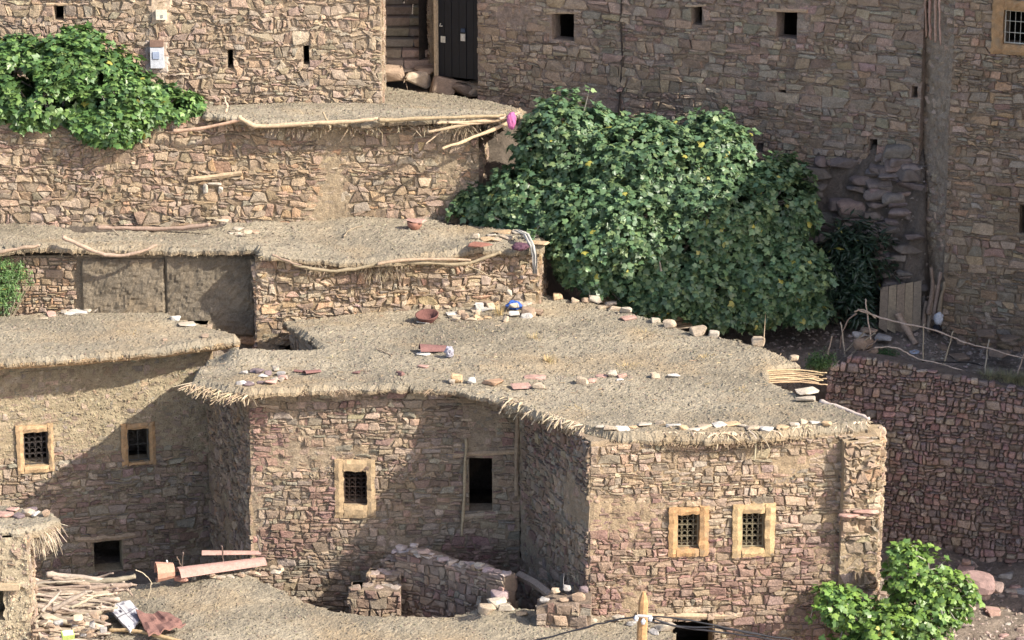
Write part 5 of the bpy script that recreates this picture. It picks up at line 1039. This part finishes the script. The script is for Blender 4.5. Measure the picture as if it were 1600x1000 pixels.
for k, q in enumerate((((1448, 470), (1443, 500), (1440, 525)), ((1462, 445), (1455, 480), (1450, 518)), ((1470, 425), (1464, 460), (1458, 500)), ((1455, 418), (1458, 450), (1450, 490)), ((1476, 440), (1470, 470), (1466, 515)))):
    branch('one of the rough logs leaning against the corner of the right edge house', [W(u, v, y=6.8-.05*k) for u, v in q], .05-.005*k, .06, group='logs leaning on the right house corner', name='leaning_log', cat='log', col=[(.28, .22, .16), (.24, .18, .13)])
bag('white plastic sack hanging at the corner of the right edge house', W(1466, 508, y=6.5), .20, .30, (.55, .55, .56), 14)
bag('black plastic sack just below the white sack at the house corner', W(1464, 522, y=6.45), .20, .20, (.02, .02, .025), 15)
stone(1381, 532, 28, 16, GRY, 'pale grey angular stone on the yard ground before the plank panel', y=6.2, name='yard_stone'); bag('flat pale blue plastic scrap on the yard ground', W(1429, 552, y=5.7), .26, .05, (.40, .44, .50), 16, name='plastic_scrap', cat='scrap')
for k in range(16):   # rock outcrop and footing on the slope
    u, v, y = [(1400, 300, 8.5), (1418, 322, 8.3), (1392, 318, 8.35), (1405, 292, 8.6), (1420, 350, 8.1), (1385, 375, 8.0), (1350, 300, 8.7), (1300, 270, 9.1), (1412, 270, 8.9), (1340, 262, 9.0), (1500, 560, 5.7), (1560, 555, 5.2), (1505, 535, 6.0), (1540, 525, 6.0), (1575, 530, 5.9), (1470, 545, 6.2)][k]
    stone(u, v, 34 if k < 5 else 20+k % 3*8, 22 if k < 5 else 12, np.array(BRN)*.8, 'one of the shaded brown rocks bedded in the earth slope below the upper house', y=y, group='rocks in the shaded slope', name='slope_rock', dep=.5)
rs_ = np.random.default_rng(61)
for k in range(170):
    u = rs_.uniform(1235, 1432); v = rs_.uniform(244, 470); n0 = W(u, v, y=9.2); best = None
    for y_ in np.arange(6.0, 9.6, .1):
        q_ = W(u, v, y=y_)
        if q_[2] <= float(G(q_[0], q_[1]))+.02: best = q_; break
    if best is None: continue
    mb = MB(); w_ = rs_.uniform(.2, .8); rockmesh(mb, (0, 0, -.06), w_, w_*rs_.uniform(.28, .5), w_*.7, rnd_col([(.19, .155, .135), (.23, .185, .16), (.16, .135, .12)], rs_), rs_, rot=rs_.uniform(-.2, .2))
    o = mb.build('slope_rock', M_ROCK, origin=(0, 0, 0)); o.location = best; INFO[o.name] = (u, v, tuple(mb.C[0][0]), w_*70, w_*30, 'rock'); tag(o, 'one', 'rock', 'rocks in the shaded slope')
# scree at lower right
stone(1520, 925, 74, 50, (.24, .165, .15), 'big reddish boulder on the path at the lower right', y=-.6, name='boulder', rnd=True); stone(1552, 925, 40, 26, (.25, .19, .17), 'smaller reddish boulder touching the big one on the path', y=-.4, name='boulder', rnd=True)
for k in range(110):
    u = rl.uniform(1375, 1640); y = rl.uniform(-3.6, 3.2); x_ = X(u, y, -5.8)
    if y > yw(x_)-.4: continue
    z_ = float(G(x_, y)); rngk = np.random.default_rng(300+k); mb = MB(); s_ = rl.uniform(.08, .30)*(1.5 if k % 17 == 0 else 1)
    rockmesh(mb, (0, 0, -.03), s_*1.3, s_*.55, s_, rnd_col([GRY, BRN, PINK, (.30, .25, .22), TANR], rngk), rngk); o = mb.build('scree_stone', M_ROCK, origin=(0, 0, 0)); o.location = (x_, y, z_)
    INFO[o.name] = (u, 500-80*(.276*y+.961*z_), tuple(mb.C[0][0]), s_*80, s_*45, 'rock'); tag(o, 'one of the broken rocks strewn on the shaded path below the retaining wall', 'rock', 'rocks strewn on the lower right path')
# ============================================================ WOODPILE AND CLUTTER LOWER LEFT
rw = np.random.default_rng(77)
woodc = [(.40, .335, .27), (.28, .225, .175), (.48, .41, .33), (.19, .15, .115), (.33, .265, .205)]
for k in range(110):
    lay = k/109; v = 995-lay*90+rw.uniform(-8, 8); u0 = rw.uniform(20, 95); L_ = rw.uniform(70, 150)*(1.15-.3*abs(lay-.7)); sl = rw.uniform(-22, 18)*(1 if k % 5 else 1.6); y0 = -5.4+lay*1.6
    big = k % 4 == 0
    branch('one of the bare branches in the big heap of firewood beside the straw eaved hut', [W(u0, v+sl*.5, y=y0), W(u0+L_*.35, v+rw.uniform(-5, 5), y=y0+rw.uniform(-.2, .2)), W(u0+L_*.7, v+rw.uniform(-5, 5), y=y0+rw.uniform(-.2, .3)), W(min(150+max(0, 955-v)*1.5, u0+L_), v-sl*.5, y=y0+rw.uniform(-.1, .4))], .06 if big else rw.uniform(.02, .038), .045 if big else .018, group='branches in the firewood heap', name='firewood_branch', col=woodc)
for a, b, r_ in (((65, 955), (95, 925), .035), ((82, 953), (135, 925), .05), ((110, 950), (150, 930), .03), ((50, 975), (75, 945), .03), ((65, 1000), (45, 955), .05)):
    branch('one of the pale split limbs leaning diagonally on the front of the firewood heap', [W(*a, y=-6.0), W((a[0]+b[0])/2, (a[1]+b[1])/2, y=-5.9), W(*b, y=-5.7)], r_, r_*.8, group='split limbs on the front of the heap', name='firewood_limb', col=woodc)
for k in range(26):
    u = rw.uniform(45, 170); v = rw.uniform(962, 1005)
    stone(u, v, rw.uniform(10, 26), rw.uniform(7, 14), [BRN, TANR, BRN, GRY][k % 4], 'one of the stones lying under the front of the firewood heap', y=-6.3-rw.random()*.4, group='stones under the firewood heap', name='heap_stone')
mb = MB(); box(mb, (0, 0, .04), (.22, .16, .09), (.38, .46, .14)); box(mb, (0, 0, .085), (.18, .13, .02), (.66, .66, .55)); o = mb.build('carton', M_CLOTH, origin=(0, 0, 0)); o.location = W(106, 995, y=-6.9); o.rotation_euler = (.3, 0, .3); tag(o, 'small lime and white carton among the stones below the firewood', 'carton')
# tin sheet with torn pattern, red rag
mb = MB(); pu = np.array([W(165, 945, z=-4.45), W(203, 938, z=-4.45), W(224, 962, z=-4.5), W(203, 985, z=-4.5)])
def quadgrid(mb, P, n, th, colf, bumpy=.015):
    V = []; C = []
    for i in range(n+1):
        for j in range(n+1):
            s, t = i/n, j/n; q = (P[0]*(1-s)+P[1]*s)*(1-t)+(P[3]*(1-s)+P[2]*s)*t; q = q+np.array([0, 0, bumpy*(float(vn(s*7, t*7, 0, 3))-.5)*2]); V.append(q); C.append(colf(s, t))
    F = [(i*(n+1)+j, (i+1)*(n+1)+j, (i+1)*(n+1)+j+1, i*(n+1)+j+1) for i in range(n) for j in range(n)]; k = len(V)
    ring = [i*(n+1) for i in range(n+1)]+[n*(n+1)+j for j in range(1, n+1)]+[i*(n+1)+n for i in range(n-1, -1, -1)]+[j for j in range(n-1, 0, -1)]
    F2 = [tuple(x+k for x in f[::-1]) for f in F]+[(ring[q], ring[q]+k, ring[(q+1) % len(ring)]+k, ring[(q+1) % len(ring)]) for q in range(len(ring))]
    mb.add(V+[q-np.array([0, 0, th]) for q in V], F+F2, C+C)
def sheetc(s, t):
    if abs(s-.42) < .025 or abs(t-.5) < .02: return (.10, .10, .12)
    if .25 < s < .38 and .28 < t < .42: return (.05, .05, .07)
    return (.52, .52, .54) if vn(s*9, t*9, 0, 6) > .38 else (.22, .22, .26)
quadgrid(mb, pu, 26, .05, sheetc); tag(mb.build('painted_board', M_CLOTH), 'white board with torn dark pattern lying on the left edge of the nearest roof', 'board')
mb = MB(); pu = np.array([W(212, 955, z=-4.42), W(262, 958, z=-4.45), W(290, 975, z=-4.42), W(232, 992, z=-4.45)]); quadgrid(mb, pu, 16, .03, lambda s, t: (.22, .12, .10), .05); tag(mb.build('red_rag', M_CLOTH), 'rusty red cloth spread next to the torn white board', 'cloth')
# terracotta troughs, pipe and bars
shell('long faded red clay gutter lying along the nearest roof edge under the iron bars', W(346, 890, z=-4.42), .22, 1.75, .35, 2.8, .42, col=(.38, .235, .20), name='clay_gutter', th=.03, cat='gutter')
shell('narrow pale red gutter length lying behind the long gutter', W(362, 866, z=-4.35), .12, 1.15, .5, 2.6, .05, col=(.40, .25, .21), name='clay_gutter', th=.02, cat='gutter')
shell('short clay pipe standing by the firewood at the left end of the gutters', W(258, 908, z=-4.48), .20, .34, -.4, 5.2, .3, col=(.44, .25, .18), name='clay_pipe', th=.03, cat='pipe')
stone(283, 908, 26, 14, (.40, .22, .17), 'crumbled red clay lump between the short pipe and the long gutter', z=-4.5, name='clay_lump')
for a, b, c, l in (((260, 875), (266, 903), (.70, .68, .64), 'white painted peg standing by the short clay pipe'), ((286, 863), (284, 893), (.10, .07, .06), 'dark iron bar at the left end of the long gutter'), ((276, 870), (284, 885), (.12, .08, .06), 'short iron bar leaning left behind the long gutter'), ((346, 853), (349, 880), (.10, .07, .06), 'dark iron bar across the middle of the long gutter'), ((402, 836), (407, 862), (.16, .13, .11), 'iron bar at the right end of the gutters by the house corner')):
    branch(l, [W(*a, y=-1.9), W(*b, y=-1.9)], .016, .018, name='iron_bar', cat='iron bar', col=[c], m=M_METAL)
for k in range(22):
    u = rw.uniform(300, 440); v = 905-(u-300)*.1+rw.uniform(-8, 6)
    stone(u, v, rw.uniform(7, 18), rw.uniform(5, 10), [PALE, BRN, TANR][k % 3], 'one of the small stones along the back edge of the nearest roof by the gutters', 'front', z=zf_, group='small stones by the gutters', name='edge_stone')
branch('thin bent twig standing on the left of the nearest roof', [W(u, v, y=-3.2) for u, v in ((212, 890), (228, 898), (238, 912), (230, 938))], .008, .006, col=[(.55, .48, .36)])
# ============================================================ POLE AND WIRES
up = empty('utility_pole', W(1003, 1060, y=-9), 'short weathered wooden utility pole top carrying cables at the bottom edge', 'utility pole')
mb = MB(); P_ = [W(1001, 1180, y=-9), W(1002, 1060, y=-9), W(1003, 990, y=-9), W(1005, 940, y=-9), W(1006, 925, y=-9)]; tube(mb, P_, [.10, .095, .09, .085, .03], (.42, .25, .12), 9, .08); mb.build('post', M_WOOD, up)
mb = MB(); tube(mb, [W(996, 962, y=-9.15), W(1016, 963, y=-9.15)], .025, (.5, .5, .5), 6); mb.build('clamp', M_METAL, up)
for k in range(3): mb = MB(); p = W(994+k*11, 970+5*(k % 2), y=-9.15); tube(mb, [p, p+np.array([0, 0, .05]), p+np.array([0, 0, .10])], [.03, .045, .02], (.60, .60, .62), 8); mb.build('insulator', M_METAL, up)
for l, pts in (('black cable sagging from the utility pole to the lower left', ((790, 1010), (840, 1000), (900, 985), (950, 971), (1004, 962))), ('upper black cable running from the pole to the lower right', ((1008, 962), (1060, 966), (1110, 976), (1170, 988), (1240, 1000))), ('lower black cable running from the pole to the lower right', ((1006, 968), (1040, 976), (1090, 984), (1150, 990), (1220, 1002))), ('thin cable looping from the pole across the doorway', ((1008, 960), (1035, 972), (1065, 980), (1120, 980), (1200, 994)))):
    branch(l, [W(u, v, y=-9) for u, v in pts], .016, .016, name='cable', cat='cable', col=[(.02, .02, .025)], m=M_METAL)

# ============================================================ LABELS OF THE REPEATS
def cword(c):
    r, g, b = c[:3]; l = (r+g+b)/3
    if l > .56: return 'white'
    if r > 1.42*g: return 'reddish' if l > .25 else 'maroon'
    if b > .92*g and r < 1.35*g: return 'grey' if r < 1.2*g else 'purplish'
    if l > .42: return 'pale'
    if l > .33: return 'tan'
    return 'brown'
def swrd(a, b): return ('large ' if a > 26 else 'small ' if a < 15 else '')+('flat ' if b < a*.38 else 'upright ' if b > a*.9 else '')
ORD = ['first', 'second', 'third', 'fourth', 'fifth', 'sixth', 'seventh', 'eighth', 'ninth', 'tenth', 'eleventh', 'twelfth', 'thirteenth', 'fourteenth', 'fifteenth', 'sixteenth', 'seventeenth', 'eighteenth', 'nineteenth', 'twentieth']
_b = ORD[:9]; ORD += ['twenty-'+x for x in _b]+['thirtieth']+['thirty-'+x for x in _b]+['fortieth']+['forty-'+x for x in _b]+['fiftieth']+['fifty-'+x for x in _b]+['sixtieth']
def thickof(o):
    m = o.data; n = 7; k = len(m.vertices)//n//2; v = [m.vertices[k*n+t].co for t in range(n)]; c = sum(v, Vector())/n; return sum((x-c).length for x in v)/n
PLACE = {'boulders in the shaded ledge under the black door': 'in the ledge under the black door', 'stones at the foot of the right block': 'at the foot of the right block',
 'stones on the straw eave': 'weighing down the straw eave', 'capping stones of the retaining wall': 'capping the shaded retaining wall', 'row on the back right roof edge': 'in the row on the back roof edge',
 'line across the big roof': 'in the line across the big roof', 'stones on the left front corner': "heaped on the big roof's left front corner", 'thin stones on the right block eave': 'tucked in the right block eave',
 'rubble below the collapsed corner': 'in the rubble by the blue bag', 'flat stones on the low house corner': "edging the low house's right corner", 'stones on the back edge of the left roof': 'on the back edge of the left roof',
 'rubble in the dark pit': 'in the dark pit behind the big roof', 'stones at the pole end': 'heaped by the upper pole end', 'sticks at the left end of the yard fence': 'piled at the left end of the fence',
 'boulders at the left end of the yard fence': 'stacked at the left end of the fence', 'logs leaning on the right house corner': 'leaning on the right house corner', 'rocks in the shaded slope': 'in the shaded earth slope',
 'rocks strewn on the lower right path': 'on the lower right path', 'branches in the firewood heap': 'in the firewood heap', 'split limbs on the front of the heap': 'leaning on the firewood heap',
 'stones under the firewood heap': 'under the firewood heap', 'small stones by the gutters': 'by the red gutters', 'stakes': ''}
GR = {}
for o in bpy.data.objects:
    if o.get('group') and o.get('label') and o.parent is None: GR.setdefault(o['group'], []).append(o)
for g, L in GR.items():
    L.sort(key=lambda o: o.location.x/(60+o.location.y))
    for i, o in enumerate(L):
        inf = INFO.get(o.name)
        if inf: adj = swrd(inf[3], inf[4])+cword(inf[2])+' '+inf[5].split()[-1]
        else: adj = o['category']
        pl = PLACE[g]
        if len(L) <= 60: o['label'] = adj+', '+(ORD[i]+' from left' if i else 'leftmost')+', '+pl
        else:
            if not inf: dd_ = sorted(x.dimensions.x for x in L); adj = ('long ' if o.dimensions.x > dd_[len(L)*2//3] else 'short ' if o.dimensions.x < dd_[len(L)//3] else '')+('thick ' if thickof(o) > .038 else 'thin ')+adj
            hgt = sorted(x.location.z+x.location.y*.28 for x in L); lay = lambda x: min(3, int(4*sum(h < x.location.z+x.location.y*.28 for h in hgt)/len(L)))
            me_ = lay(o); k_ = [x.name for x in L if lay(x) == me_].index(o.name)
            o['label'] = adj+', '+(ORD[k_]+' from left' if k_ else 'leftmost')+' in the '+['lowest', 'lower', 'upper', 'topmost'][me_]+' layer, '+pl
for o in bpy.data.objects:
    if o.get('label') and len(o['label'].replace('-', ' ').split()) > 16: print('LONG', o['label'])
